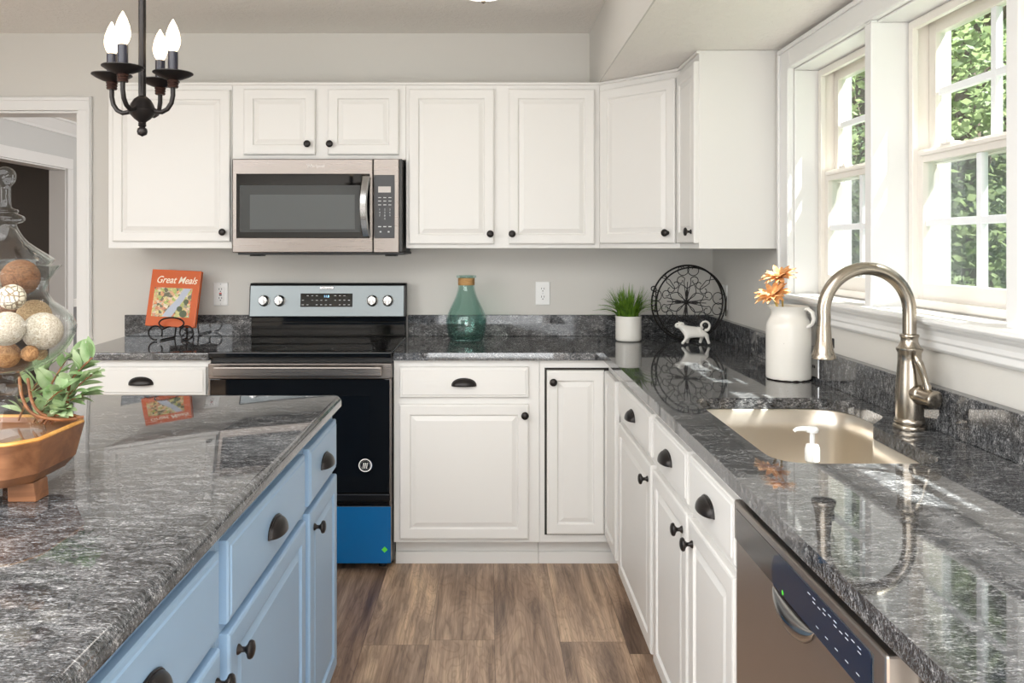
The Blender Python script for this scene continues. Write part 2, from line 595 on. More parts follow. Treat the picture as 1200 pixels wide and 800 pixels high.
# dining room beyond: side wall running away from the camera, crown, chair rail, a second doorway
HX = -3.62
dy0, dy1, dz = 5.4, 6.85, 2.02
m_ = MB()
m_.box(HX - 0.14, HX, D + 0.12, dy0, 0, CEIL); m_.box(HX - 0.14, HX, dy1, 8, 0, CEIL); m_.box(HX - 0.14, HX, dy0, dy1, dz, CEIL)
struct(m_.build('wall_dining_side', M['hallwall']))
m_ = MB(); m_.box(HX, 0.3, 7.9, 8.0, 0, CEIL)
struct(m_.build('wall_dining_far', M['hallwall']))
m_ = MB(); m_.box(0.2, 0.3, D + 0.12, 8.0, 0, CEIL)
struct(m_.build('wall_dining_right', M['hallwall']))
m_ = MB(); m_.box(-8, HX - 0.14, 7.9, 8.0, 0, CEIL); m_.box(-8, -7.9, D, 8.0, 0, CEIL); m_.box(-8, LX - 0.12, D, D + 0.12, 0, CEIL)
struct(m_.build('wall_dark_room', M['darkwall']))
m_ = MB()
c_ = 0.09
for a, b in ((dy0 - c_, dy0), (dy1, dy1 + c_)):
    m_.box(HX, HX + 0.018, a, b, 0, dz)
m_.box(HX, HX + 0.018, dy0 - c_, dy1 + c_, dz, dz + c_)
m_.box(HX - 0.14, HX + 0.001, dy1 - 0.012, dy1 - 0.0005, 0, dz - 0.013); m_.box(HX - 0.14, HX + 0.001, dy0, dy1 - 0.0005, dz - 0.012, dz - 0.0005)
struct(m_.build('trim_dining_doorway', M['trim'], bevel=0.003))
crown = [(0, 0), (0.02, 0), (0.03, 0.02), (0.07, 0.07), (0.085, 0.09), (0.10, 0.095), (0.10, 0.11), (0, 0.11)]
struct(MB().loft([[(HX + a, y, CEIL - 0.11 + b) for a, b in crown] for y in (D + 0.12, 7.9)]).build('trim_crown', M['trim'], bevel=0.002))
m_ = MB(); m_.box(HX, HX + 0.025, dy1 + c_, 7.9, 0.83, 0.90)
struct(m_.build('trim_chair_rail', M['trim'], bevel=0.006))
struct(MB().box(HX, HX + 0.006, dy1 + c_, 7.9, 0.12, 0.83).build('trim_wainscot', M['wainscot']))
struct(MB().box(HX, HX + 0.015, dy1 + c_, 7.9, 0, 0.12).build('baseboard_dining', M['trim'], bevel=0.003))
struct(MB().box(-2.035 + cw, -1.77, D - 0.015, D, 0, 0.11).build('baseboard_back', M['trim'], bevel=0.003))

# ------------------------------------------------------------------ triple window on the right wall
m_ = MB()
CX = WX - 0.02
m_.box(CX, WX, WY1, WY1 + 0.098, WZ0, WZ1 + 0.085)                 # far casing
m_.box(CX, WX, WY0 - 0.098, WY0, WZ0, WZ1 + 0.085)                 # near casing
m_.box(CX, WX, WY0, WY1, WZ1, WZ1 + 0.085)                         # head casing
m_.box(CX - 0.008, CX + 0.001, WY1 + 0.082, WY1 + 0.0975, WZ0, WZ1 + 0.0685)
m_.box(CX - 0.008, CX + 0.001, WY0 - 0.098, WY1 + 0.0975, WZ1 + 0.069, WZ1 + 0.0845)
m_.box(CX - 0.005, CX + 0.001, WY0, WY1, WZ1 + 0.0005, WZ1 + 0.012)
m_.box(CX - 0.005, CX + 0.001, WY1 + 0.0005, WY1 + 0.012, WZ0, WZ1)
for a, b in mull:                                                  # mullion boards, full depth of the recess
    m_.box(CX, WX + 0.10, a, b, WZ0 + 0.001, WZ1 - 0.0065)
    m_.box(CX, WX, a, b, WZ1 - 0.0064, WZ1 - 0.0002)
m_.box(WX, WX + 0.10, WY1 - 0.006, WY1 + 0.002, WZ0, WZ1 - 0.007)          # jamb linings
m_.box(WX, WX + 0.10, WY0 - 0.002, WY0 + 0.006, WZ0, WZ1 - 0.007)
m_.box(WX, WX + 0.10, WY0, WY1, WZ1 - 0.006, WZ1)
struct(m_.build('trim_window_casing', M['trim'], bevel=0.003))
# stool with moulded apron
m_ = MB()
st = [(WX + 0.10, 1.168), (WX + 0.10, 1.187), (WX - 0.045, 1.187), (WX - 0.053, 1.182), (WX - 0.055, 1.176), (WX - 0.050, 1.168)]
m_.loft([[(x, y, z) for x, z in st] for y in (WY0 - 0.13, WY1 + 0.125)])
ap = [(WX, 1.168), (WX - 0.034, 1.168), (WX - 0.034, 1.160), (WX - 0.026, 1.152), (WX - 0.022, 1.140), (WX - 0.022, 1.128), (WX - 0.018, 1.124), (WX - 0.018, 1.108), (WX - 0.010, 1.100), (WX, 1.100)]
m_.loft([[(x, y, z) for x, z in ap] for y in (WY0 - 0.10, WY1 + 0.098)])
struct(m_.build('trim_window_stool', M['trim'], bevel=0.002))

def rect_frame(mb, x0, x1, y0, y1, z0, z1, wdt, wtop=None, wbot=None):
    wt = wdt if wtop is None else wtop
    wb = wdt if wbot is None else wbot
    mb.box(x0, x1, y0, y0 + wdt, z0, z1); mb.box(x0, x1, y1 - wdt, y1, z0, z1)
    mb.box(x0, x1, y0 + wdt, y1 - wdt, z0, z0 + wb); mb.box(x0, x1, y0 + wdt, y1 - wdt, z1 - wt, z1)

bays = [(2.325, 2.909), (1.690, 2.285), (1.081, 1.650)]
for i, (a, b) in enumerate(bays):
    r = sroot('window_%d' % (i + 1), (WX + 0.1, (a + b) / 2, 1.187))
    def P(mb, nm, mt, bv=0.0015, r=r):
        o = mb.build(nm, mt, r, bevel=bv)
        o.location = (-r.location.x, -r.location.y, -r.location.z)
        return o
    z0, z1 = 1.187, 1.999
    zm = 1.608
    f = MB()
    rect_frame(f, WX + 0.090, WX + 0.172, a, b, z0, z1, 0.016, 0.008)
    rect_frame(f, WX + 0.083, WX + 0.100, a + 0.006, b - 0.006, z0 + 0.004, z1 - 0.006, 0.022)
    P(f, 'window_frame', M['vinyl'])
    e = MB(); e.box(WX + 0.181, WX + 0.205, b - 0.006, b + 0.01, z0, z1); e.box(WX + 0.181, WX + 0.205, a - 0.01, a + 0.006, z0, z1); e.box(WX + 0.181, WX + 0.205, a - 0.01, b + 0.01, z0 - 0.03, z0 - 0.001)
    P(e, 'exterior_casing', M['vinyl_ext'])
    u = MB(); rect_frame(u, WX + 0.135, WX + 0.165, a + 0.018, b - 0.018, zm - 0.018, z1 - 0.010, 0.034, 0.036, 0.034)
    P(u, 'upper_sash', M['vinyl'])
    lo = MB(); rect_frame(lo, WX + 0.098, WX + 0.130, a + 0.020, b - 0.020, z0 + 0.022, zm + 0.020, 0.034, 0.036, 0.048)
    lo.box(WX + 0.090, WX + 0.10, a + 0.05, b - 0.05, zm + 0.002, zm + 0.012)
    P(lo, 'lower_sash', M['vinyl'])
    ym = (a + b) / 2
    for (x, zz0, zz1) in ((WX + 0.150, zm + 0.016, z1 - 0.046), (WX + 0.114, z0 + 0.07, zm - 0.016)):
        g = MB(); g.box(x - 0.002, x + 0.002, a + 0.052, b - 0.052, zz0 - 0.004, zz1 + 0.004)
        P(g, 'pane', M['pane'], 0)
        k = MB()
        zc = (zz0 + zz1) / 2
        k.box(x - 0.009, x + 0.009, ym - 0.010, ym + 0.010, zz0, zz1)
        k.box(x - 0.0084, x + 0.0084, a + 0.054, b - 0.054, zc - 0.010, zc + 0.010)
        P(k, 'muntins', M['vinyl_ext'])
    s_ = MB(); s_.box(WX + 0.174, WX + 0.176, a + 0.02, b - 0.02, z0 + 0.015, zm)
    P(s_, 'insect_screen', M['screen'], 0)
    k = MB()
    for yy in (a + 0.16, b - 0.16):
        k.box(WX + 0.100, WX + 0.128, yy - 0.025, yy + 0.025, zm + 0.0205, zm + 0.028)
        k.lathe([(0.009, 0), (0.009, 0.008), (0.004, 0.014), (0, 0.015)], (WX + 0.113, yy, zm + 0.028), seg=12)
    P(k, 'sash_lock', M['vinyl'])

# ------------------------------------------------------------------ hardware
def mushroom_knob(parent, x, z, y=-0.019):
    """round knob standing off towards -y"""
    m = MB()
    m.lathe([(0.0095, 0), (0.0085, -0.003), (0.005, -0.007), (0.0048, -0.013), (0.009, -0.017), (0.0155, -0.020), (0.0162, -0.0235), (0.0145, -0.027), (0.008, -0.0295), (0, -0.030)], (x, y, z), axis='y', seg=20)
    return m.build('knob', M['bronze'], parent, smooth=50)
def cup_pull(parent, x, z, y=-0.019, a=0.049, h=0.030, d=0.024):
    m = MB()
    nu, nv = 18, 8
    rings = []
    for j in range(nv + 1):
        v = (PI / 2) * j / nv
        rings.append([(x + a * math.cos(PI * i / nu), y - 0.001 - d * (math.sin(PI * i / nu) ** 0.8) * math.sin(v), z - h / 2 + h * (math.sin(PI * i / nu) ** 0.8) * math.cos(v)) for i in range(nu + 1)])
    m.loft(rings, closed=False)
    # back rim that lies on the drawer
    m.tube([(x + a * 1.02 * math.cos(PI * i / nu), y - 0.002, z - h / 2 + 1.03 * h * math.sin(PI * i / nu) ** 0.8) for i in range(nu + 1)], 0.002, seg=6)
    return m.build('cup_pull', M['bronze'], parent, smooth=60, solid=0.002)

DOORP = [(0, 0), (0, 0.014), (0.002, 0.0175), (0.007, 0.019), (0.040, 0.019), (0.043, 0.0185), (0.047, 0.012), (0.050, 0.0115), (0.066, 0.0165), (0.069, 0.0175)]
DRAWP = [(0, 0), (0, 0.013), (0.003, 0.016), (0.010, 0.0165), (0.013, 0.019)]

def cabinet(name, label, loc, rz, wdt, z0, z1, depth, material, doors=(), drawers=(), toe=0.0, crown_=False, extra=None, body_poly=None, group=None, toe_trim=True, end_gap=0.0):
    """local frame: x along the front, -y towards the viewer, z absolute above the root"""
    r = thing(name, label, 'cabinet', loc, rz, group)
    b = MB()
    tz = z0 + toe
    if body_poly:
        b.prism(body_poly, tz, z1)
    else:
        b.box(0, wdt, 0, depth, tz, z1)
    b.build('body', material, r, bevel=0.0015)
    if toe:
        t = MB(); t.box(end_gap, wdt, 0.075, depth, z0, tz)
        if toe_trim:
            t.box(end_gap, wdt, 0.062, 0.075, z0, z0 + 0.05)
        t.build('toe_kick', material, r, bevel=0.002)
    if crown_:
        c = MB(); c.box(-0.001, wdt + 0.001, -0.010, 0.03, z1 - 0.012, z1)
        c.build('top_moulding', material, r, bevel=0.003)
    for d in doors:
        x0, x1, a, e, kx, kz = d
        m = MB(); m.panel(x0, x1, a, e, DOORP)
        do = m.build('door', material, r)
        if kx is not None:
            mushroom_knob(do, kx, kz)
    for d in drawers:
        x0, x1, a, e, pull = d
        m = MB(); m.panel(x0, x1, a, e, DRAWP)
        do = m.build('drawer', material, r)
        if pull:
            cup_pull(do, (x0 + x1) / 2, (a + e) / 2)
    return r

def PX(px, d): return (px - 573) * d / FPX
def PZ(py, d): return CAMZ - (py - 288) * d / FPX

# ------------------------------------------------------------------ wall cabinets on the back wall
FU = D - 0.325           # front of the wall cabinets
ub, ut = 1.349, 2.104
dU = FU - 0.02
def upper(name, label, xl, xr, zb, doors, depth=0.3245):
    ds = []
    for (p0, p1, q0, q1, kx, kz) in doors:
        ds.append((PX(p0, dU) - xl, PX(p1, dU) - xl, PZ(q1, dU) , PZ(q0, dU), PX(kx, dU) - xl, PZ(kz, dU)))
    return cabinet(name, label, (xl, FU, 0), 0, xr - xl, zb, ut, depth, M['cab'], doors=ds, crown_=True)
xa, xb_, xc, xd = PX(127, FU), PX(272, FU) , PX(478, FU) - 0.008, 0.506
upper('wall_cabinet', 'tall single-door white wall cabinet left of the microwave, behind the chandelier', xa, xb_, ub, [(131, 269, 105, 283, 262, 272)])
upper('wall_cabinet', 'short white two-door wall cabinet directly above the microwave', xb_ + 0.001, xc - 0.001, 1.752, [(285, 369, 104, 181, 361, 169), (384, 467, 104, 181, 387, 169)])
upper('wall_cabinet', 'wide two-door white wall cabinet between microwave and angled corner cabinet', xc, xd - 0.001, ub, [(479, 579, 104, 286, 574.5, 274), (596, 697, 104, 286, 600, 274)])
# diagonal corner cabinet
s2 = math.sqrt(0.5)
p0 = (0.506, FU); p1 = (0.800, FU - 0.294)
dw = math.hypot(p1[0] - p0[0], p1[1] - p0[1])
def to_local(pt, o, rz):
    x, y = pt[0] - o[0], pt[1] - o[1]
    return (x * math.cos(-rz) - y * math.sin(-rz), x * math.sin(-rz) + y * math.cos(-rz))
rzc = -PI / 4
poly = [to_local(q, p0, rzc) for q in (p0, p1, (WX - 0.0015, p1[1]), (WX - 0.0015, D - 0.0015), (0.506, D - 0.0015))]
r = cabinet('wall_cabinet', 'angled white corner wall cabinet under the soffit', (p0[0], p0[1], 0), rzc, dw, ub, ut, 0.3, M['cab'],
            doors=[(0.010, dw - 0.012, ub + 0.022, ut - 0.040, dw - 0.048, ub + 0.066)], body_poly=poly)
c = MB(); c.box(0, dw, -0.010, 0.02, ut - 0.012, ut); c.build('top_moulding', M['cab'], r, bevel=0.003)
# narrow wall cabinet on the right wall
yl = p1[1] - 0.001; yr = 3.047
r = cabinet('wall_cabinet', 'narrow white wall cabinet beside the window, its flat side panel facing us', (0.80, yl, 0), -PI / 2, yl - yr, ub, ut, WX - 0.0015 - 0.80, M['cab'],
            doors=[(0.012, yl - yr - 0.006, ub + 0.022, ut - 0.040, yl - yr - 0.045, ub + 0.066)], crown_=True)

# ------------------------------------------------------------------ base cabinets
FB = D - 0.61
dB = FB - 0.02
def zz(py): return PZ(py, dB)
xl = -1.745; xr = -1.169
cabinet('base_cabinet', 'white base cabinet left of the range with one cup-pull drawer', (xl, FB, 0), 0, xr - xl, 0, CT - SL - 0.001, 0.605, M['cab'],
        doors=[(0.02, xr - xl - 0.02, zz(632), zz(474), 0.06, zz(483))],
        drawers=[(0.02, PX(241, dB) - xl, zz(463), zz(430), True)], toe=0.115)
xl = -0.400; xr = PX(632, FB)
cabinet('base_cabinet', 'white base cabinet right of the range, drawer above a wide single door', (xl, FB, 0), 0, xr - xl, 0, CT - SL - 0.001, 0.605, M['cab'],
        doors=[(PX(468, dB) - xl, PX(619.5, dB) - xl, zz(632), zz(474), PX(615, dB) - xl, zz(486))],
        drawers=[(PX(468, dB) - xl, PX(619.5, dB) - xl, zz(466), zz(430), True)], toe=0.115)
# corner cabinet (two-leaf door folded into the inner corner)
FR = 0.503                       # face-frame plane of the right run
xl = xr + 0.001
YC = 3.06
r = thing('corner_base_cabinet', 'white inside-corner base cabinet with a black gap round its folded door', 'cabinet', (xl, FB, 0))
b = MB()
bp = [(0, 0), (FR - xl, 0), (FR - xl, YC - FB), (WX - 0.002 - xl, YC - FB), (WX - 0.002 - xl, 0.605), (0, 0.605)]
b.prism(bp, 0.115, CT - SL - 0.001)
b.build('body', M['cab'], r, bevel=0.001)
t = MB(); t.prism([(0, 0.075), (FR + 0.075 - xl, 0.075), (FR + 0.075 - xl, YC - FB), (WX - 0.01 - xl, YC - FB), (WX - 0.01 - xl, 0.6), (0, 0.6)], 0, 0.115)
t.box(0, FR + 0.07 - xl, 0.062, 0.075, 0, 0.05); t.build('toe_kick', M['cab'], r, bevel=0.002)
g = MB(); g.box(PX(638.5, dB) - xl, FR - xl, -0.003, -0.0005, zz(628), zz(431.5)); g.build('door_gap', M['cabin'], r)
m = MB(); m.panel(PX(641, dB) - xl, FR - 0.021 - xl, zz(626), zz(434), DOORP, y=-0.003); do = m.build('door', M['cab'], r)
mushroom_knob(do, PX(648, dB) - xl, zz(447), -0.022)
m = MB(); m.panel(0, FB - 0.024 - YC - 0.004, zz(626), zz(434), DOORP, y=-0.003)
do = m.build('door', M['cab'], r, loc=(FR - xl, -0.024, 0)); do.rotation_euler = (0, 0, -PI / 2)

# right run: cabinets facing the aisle
def ry(px, x=FR - 0.019): return x * FPX / (px - 573)
Z_dt, Z_db, Z_ot, Z_ob = 0.854, 0.725, 0.700, 0.133
y0 = YC - 0.001; y1 = 2.385
cabinet('base_cabinet', 'white base cabinet nearest the corner on the window side, drawer over one door', (FR, y0, 0), -PI / 2, y0 - y1, 0, CT - SL - 0.001, WX - 0.006 - FR, M['cab'],
        doors=[(0.06, y0 - y1 - 0.02, Z_ob, Z_ot, y0 - y1 - 0.055, Z_ot - 0.05)], drawers=[(0.06, y0 - y1 - 0.02, Z_db, Z_dt, True)], toe=0.115)
y0 = 2.384; y1 = 1.572
mid = y0 - 1.955
# sink base: body is an open carcass so that the sink bowl hangs inside it
r = thing('sink_base_cabinet', 'white double-door cabinet under the sink with two false drawer fronts', 'cabinet', (FR, y0, 0), -PI / 2)
b = MB(); wd = y0 - y1; dp = WX - 0.006 - FR
b.box(0, wd, 0, 0.02, 0.115, CT - SL - 0.001); b.box(0, 0.015, 0.02, dp, 0.115, CT - SL - 0.001); b.box(wd - 0.015, wd, 0.02, dp, 0.115, CT - SL - 0.001)
b.box(0.015, wd - 0.015, 0.02, dp, 0.115, 0.135)
b.build('body', M['cab'], r, bevel=0.001)
t = MB(); t.box(0, wd, 0.075, dp, 0, 0.115); t.build('toe_kick', M['cab'], r, bevel=0.002)
for (a, e, kx) in ((0.018, mid - 0.012, mid - 0.05), (mid + 0.012, wd - 0.018, mid + 0.05)):
    m = MB(); m.panel(a, e, Z_ob, Z_ot, DOORP); do = m.build('door', M['cab'], r); mushroom_knob(do, kx, Z_ot - 0.05)
    m = MB(); m.panel(a, e, Z_db, Z_dt, DRAWP); do = m.build('false_drawer', M['cab'], r); cup_pull(do, (a + e) / 2, (Z_dt + Z_db) / 2)
# end cabinet at the near end of the run, beyond the dishwasher
y0 = 0.955; y1 = 0.35
cabinet('base_cabinet', 'cream base cabinet end just visible below the worktop past the dishwasher', (FR + 0.02, y0, 0), -PI / 2, y0 - y1, 0, CT - SL - 0.001, WX - 0.006 - FR - 0.02, M['cab'],
        doors=[(0.02, y0 - y1 - 0.02, Z_ob, Z_ot, 0.06, Z_ot - 0.05)], drawers=[(0.02, y0 - y1 - 0.02, Z_db, Z_dt, True)], toe=0.115)

# ------------------------------------------------------------------ worktops
tw = thing('stone_worktop', 'short dark granite worktop left of the range holding the cookbook', 'worktop', (-1.45, D - 0.3, CT - SL))
def wp(mb, nm, mt, root, **kw):
    o = mb.build(nm, mt, root, **kw)
    o.location = Vector((0, 0, 0)) - root.location
    return o
m = MB(); m.prism([(-1.762, FB - 0.028), (-1.168, FB - 0.028), (-1.168, D - 0.001), (-1.80, D - 0.001)], CT - SL, CT)
wp(m, 'slab', M['granite'], tw, bevel=0.005, seg=3)
m = MB(); m.box(-1.80, -1.168, D - 0.022, D - 0.001, CT + 0.0002, CT + 0.105); wp(m, 'backsplash', M['granite_up'], tw, bevel=0.002)

EX = 0.477
sink_pts = [(0.592, 2.352), (0.592, 1.640), (0.945, 1.640), (0.952, 1.99), (1.032, 2.09), (1.032, 2.352)]
sink_r = [0.085, 0.085, 0.07, 0.05, 0.05, 0.12]
hole = round_poly(sink_pts, sink_r, 8)
tw = thing('stone_worktop', 'long L-shaped granite worktop from the range round to the sink', 'worktop', (0.8, 2.5, CT - SL))
bm = bmesh.new()
outer = round_poly([(-0.400, D - 0.001), (-0.400, FB - 0.028), (EX, FB - 0.028), (EX, 0.30), (WX - 0.001, 0.30), (WX - 0.001, D - 0.001)], [0, 0.004, 0.0, 0.01, 0, 0], 3)
def loop(pts, z):
    vs = [bm.verts.new((x, y, z)) for x, y in pts]
    return vs, [bm.edges.new((vs[i], vs[(i + 1) % len(vs)])) for i in range(len(vs))]
for z in (CT, CT - SL):
    _, e1 = loop(outer, z); _, e2 = loop(hole, z)
    bmesh.ops.triangle_fill(bm, use_beauty=True, edges=e1 + e2)
bm.verts.ensure_lookup_table()
no, nh = len(outer), len(hole)
V = bm.verts
base = no + nh
for i in range(no):
    j = (i + 1) % no
    bm.faces.new((V[i], V[j], V[base + j], V[base + i]))
for i in range(nh):
    j = (i + 1) % nh
    bm.faces.new((V[no + i], V[no + j], V[base + no + j], V[base + no + i]))
m = MB(); m.bm.free(); m.bm = bm
slab = wp(m, 'slab', M['granite'], tw, bevel=0.005, seg=3)
m = MB()
m.box(-0.400, WX - 0.001, D - 0.022, D - 0.001, CT + 0.0002, CT + 0.105)
m.box(WX - 0.030, WX - 0.001, 0.30, D - 0.023, CT + 0.0002, CT + 0.103)
wp(m, 'backsplash', M['granite_up'], tw, bevel=0.002)

# ------------------------------------------------------------------ sink
sk = thing('kitchen_sink', 'undermount stainless steel sink set into the granite by the window', 'sink', (0.80, 2.0, 0.69))
def inset(poly, d):
    c = Vector((sum(p[0] for p in poly) / len(poly), sum(p[1] for p in poly) / len(poly)))
    out = []
    n = len(poly)
    for i in range(n):
        a = Vector(poly[i - 1]); b = Vector(poly[(i + 1) % n]); t = (b - a).normalized()
        nn = Vector((-t.y, t.x))
        p = Vector(poly[i])
        out.append(tuple(p + nn * d))
    return out
area = sum(hole[i - 1][0] * hole[i][1] - hole[i][0] * hole[i - 1][1] for i in range(len(hole)))
sg = 1 if area > 0 else -1
rings = []
for dz_, di in ((-0.0005, -0.018), (-0.0005, -0.004), (-0.004, 0.0), (-0.06, 0.002), (-0.155, 0.006), (-0.175, 0.010), (-0.186, 0.019), (-0.191, 0.032)):
    rings.append([(x, y, CT - SL + dz_) for x, y in inset(hole, di * sg)])
m = MB(); m.loft(rings, cap0=False, cap1=True)
o = m.build('bowl', M['steel_sink'], sk, smooth=50); o.location = -sk.location
md = o.modifiers.new('t', 'SOLIDIFY'); md.thickness = 0.0012; md.offset = 0
m = MB(); m.lathe([(0.045, 0.0), (0.043, 0.003), (0.036, 0.001), (0.012, 0.0005), (0, 0.0005)], (0.80, 2.12, CT - SL - 0.1905), seg=28)
o = m.build('drain', M['chrome'], sk, smooth=40); o.location = -sk.location

# ------------------------------------------------------------------ faucet
FXx, FY = 1.027, 1.955
fa = thing('kitchen_faucet', 'brushed nickel gooseneck pull-down faucet behind the sink', 'faucet', (FXx, FY, CT))
m = MB(); m.lathe([(0, 0), (0.037, 0), (0.0385, 0.004), (0.037, 0.010), (0.033, 0.013), (0.035, 0.018), (0.034, 0.024), (0.031, 0.028), (0.0325, 0.06), (0.032, 0.09), (0.029, 0.13), (0.0265, 0.165), (0.0265, 0.185), (0.030, 0.192), (0.030, 0.197), (0.0255, 0.200)], seg=36)
m.lathe([(0.0255, 0.200), (0.022, 0.206), (0.0195, 0.214), (0.0195, 0.222), (0.022, 0.226), (0.0215, 0.230), (0.016, 0.232)], seg=36)
m.build('body', M['nickel'], fa, smooth=35)
pts = [(0, 0, 0.22), (0, 0, 0.26), (0, 0, 0.28)]
R_ = 0.106; cz = 0.285
for k in range(1, 25):
    a = PI * 1.04 * k / 24
    pts.append((-R_ + R_ * math.cos(a), -0.0 - 0.006 * k / 24, cz + R_ * math.sin(a)))
last = Vector(pts[-1])
pts.append(tuple(last + Vector((-0.001, 0, -0.02))))
m = MB(); m.tube(pts, 0.0158, seg=20); m.build('gooseneck', M['nickel'], fa, smooth=50)
e = Vector(pts[-1])
m = MB()
sp = []
for t_, rr in ((0.0, 0.0165), (0.01, 0.0175), (0.03, 0.019), (0.045, 0.0205), (0.06, 0.0235), (0.068, 0.0265), (0.072, 0.0285), (0.078, 0.0288), (0.080, 0.0265), (0.080, 0.0)):
    sp.append((rr, -t_))
m.lathe(sp, tuple(e), seg=28)
sh = m.build('spray_head', M['nickel'], fa, smooth=40)
m = MB(); m.box(e.x + 0.012, e.x + 0.0245, e.y - 0.007, e.y + 0.007, e.z - 0.055, e.z - 0.03); m.build('spray_button', M['blackp'], sh, bevel=0.003)
# side valve barrel and lever
m = MB()
dv = Vector((0.27, -0.96, 0)).normalized()
m.tube([dv * 0.010 + Vector((0, 0, 0.092)), dv * 0.034 + Vector((0, 0, 0.088)), dv * 0.036 + Vector((0, 0, 0.088)), dv * 0.040 + Vector((0, 0, 0.087)), dv * 0.070 + Vector((0, 0, 0.085)), dv * 0.078 + Vector((0, 0, 0.0845)), dv * 0.081 + Vector((0, 0, 0.0845))], [0.024, 0.0225, 0.0245, 0.0215, 0.0205, 0.0215, 0.0175], seg=24)
hb = m.build('handle_barrel', M['nickel'], fa, smooth=40)
b0 = dv * 0.056 + Vector((0, 0, 0.100))
pp = [b0, b0 + Vector((-0.001, 0.001, 0.012)), b0 + Vector((-0.004, 0.002, 0.022)), b0 + Vector((-0.010, 0.004, 0.045)), b0 + Vector((-0.018, 0.005, 0.066)), b0 + Vector((-0.023, 0.006, 0.078)), b0 + Vector((-0.026, 0.006, 0.084))]
m = MB(); m.tube(pp, [0.0085, 0.0095, 0.007, 0.0085, 0.010, 0.008, 0.003], seg=14); m.build('lever', M['nickel'], fa, smooth=50)

# ------------------------------------------------------------------ soap dispenser standing in the sink
sd = thing('soap_dispenser', 'clear soap bottle with white pump standing inside the sink', 'soap dispenser', (0.727, 1.80, CT - SL - 0.1905))
m = MB(); m.lathe([(0, 0.001), (0.028, 0.001), (0.031, 0.005), (0.031, 0.14), (0.028, 0.160), (0.016, 0.176), (0.013, 0.180), (0.013, 0.19)], seg=28, sx=1.0, sy=0.75); m.build('bottle', M['soapglass'], sd, smooth=40)
m = MB(); m.box(-0.018, 0.018, -0.0245, -0.0238, 0.06, 0.13); m.build('label', mat('blue_label', srgb(60, 90, 170), 0.4), sd)
m = MB(); m.lathe([(0.0155, 0.186), (0.016, 0.19), (0.016, 0.212), (0.013, 0.222), (0.0055, 0.224), (0.0055, 0.248), (0.013, 0.250), (0.014, 0.256), (0.010, 0.262), (0, 0.262)], seg=20)
m.tube([(0.0, 0, 0.256), (-0.020, 0.002, 0.2575), (-0.034, 0.003, 0.256), (-0.040, 0.003, 0.251)], [0.006, 0.006, 0.005, 0.004], seg=10)
m.build('pump', M['whitep'], sd, smooth=40)

# ------------------------------------------------------------------ island
IXF = -0.467       # face frame plane
IFAR = 2.385
def island(label, ya, yb, knob_side, door=True, group=None):
    wd = yb - ya
    kx = 0.045 if knob_side == 'near' else wd - 0.045
    return cabinet('island_cabinet', label, (IXF, ya, 0), PI / 2, wd, 0, CT - SL - 0.0005, 0.60, M['blue'],
        doors=[(0.022, wd - 0.022, 0.124, 0.688, kx + (0.0 if knob_side == 'far' else 0.022), 0.640)], drawers=[(0.022, wd - 0.022, 0.706, 0.850, True)], toe=0.10, toe_trim=False)
island('narrow light blue island cabinet at the range end, one drawer over a narrow door', 1.985, IFAR, 'near')
island('wide light blue island cabinet second from the range end, drawer over a wide door', 1.362, 1.984, 'near')
island('light blue island cabinet nearest us, its drawer cut off by the picture edge', 0.74, 1.361, 'far')
# end panel and back half of the island
bk = thing('island_cabinet', 'light blue rear half of the island under the wooden tray side', 'cabinet', (-1.40, 1.4, 0))
m = MB(); m.box(-1.40, -1.068, 0.74, IFAR, 0.0, CT - SL - 0.0005); wp(m, 'body', M['blue'], bk, bevel=0.002)
iw = thing('stone_worktop', 'large dark granite island worktop in the left foreground', 'worktop', (-0.95, 1.4, CT - SL))
ipoly = round_poly([(-1.47, 0.45), (-0.437, 0.45), (-0.437, 2.404), (-1.47, 2.404)], [0.02, 0.02, 0.035, 0.03], 6)
m = MB()
prof = [(0.004, 0.0), (0.0, 0.004), (0.0, 0.016), (0.002, 0.022), (0.006, 0.0275), (0.011, 0.0312), (0.014, 0.032)]
cx_, cy_ = -0.95, 1.43
def shrink(poly, d):
    return [tuple(Vector(p) + (Vector((cx_, cy_)) - Vector(p)).normalized() * 0) for p in poly]
ar = sum(ipoly[i - 1][0] * ipoly[i][1] - ipoly[i][0] * ipoly[i - 1][1] for i in range(len(ipoly)))
sgi = 1 if ar > 0 else -1
m.loft([[(x, y, CT - SL + h) for x, y in inset(ipoly, d * sgi)] for d, h in prof])
wp(m, 'slab', M['granite'], iw, smooth=25)

# ------------------------------------------------------------------ range
SX0, SX1 = -1.1655, -0.4025
SYF = FB - 0.045
rg = thing('kitchen_range', 'black and stainless steel electric range with blue film on its drawer', 'range', ((SX0 + SX1) / 2, FB, 0))
W2 = (SX1 - SX0) / 2
m = MB(); m.box(-W2, W2, 0.0, 0.58, 0.03, 0.895); m.build('body', M['blackp'], rg, bevel=0.002)
for sx_ in (-1, 1):
    for yy in (0.05, 0.52):
        m = MB(); m.lathe([(0, 0), (0.018, 0), (0.018, 0.03), (0, 0.03)], (sx_ * (W2 - 0.05), yy, 0), seg=12); m.build('foot', M['blackp'], rg)
m = MB(); m.box(-W2, W2, -0.045, 0.545, 0.895, 0.919); ck = m.build('cooktop', M['blackglass'], rg, bevel=0.004, seg=3)
M['burner'] = mat('burner_print', srgb(48, 48, 50), 0.25)
m = MB()
for (bx, by, br) in ((-0.2, 0.08, 0.11), (0.2, 0.08, 0.09), (-0.2, 0.36, 0.075), (0.2, 0.36, 0.10)):
    m = MB(); m.lathe([(br - 0.002, 0.9193), (br, 0.9196), (br + 0.002, 0.9193)], (bx, by, 0), seg=48)
    m.build('burner_ring', M['burner'], ck)
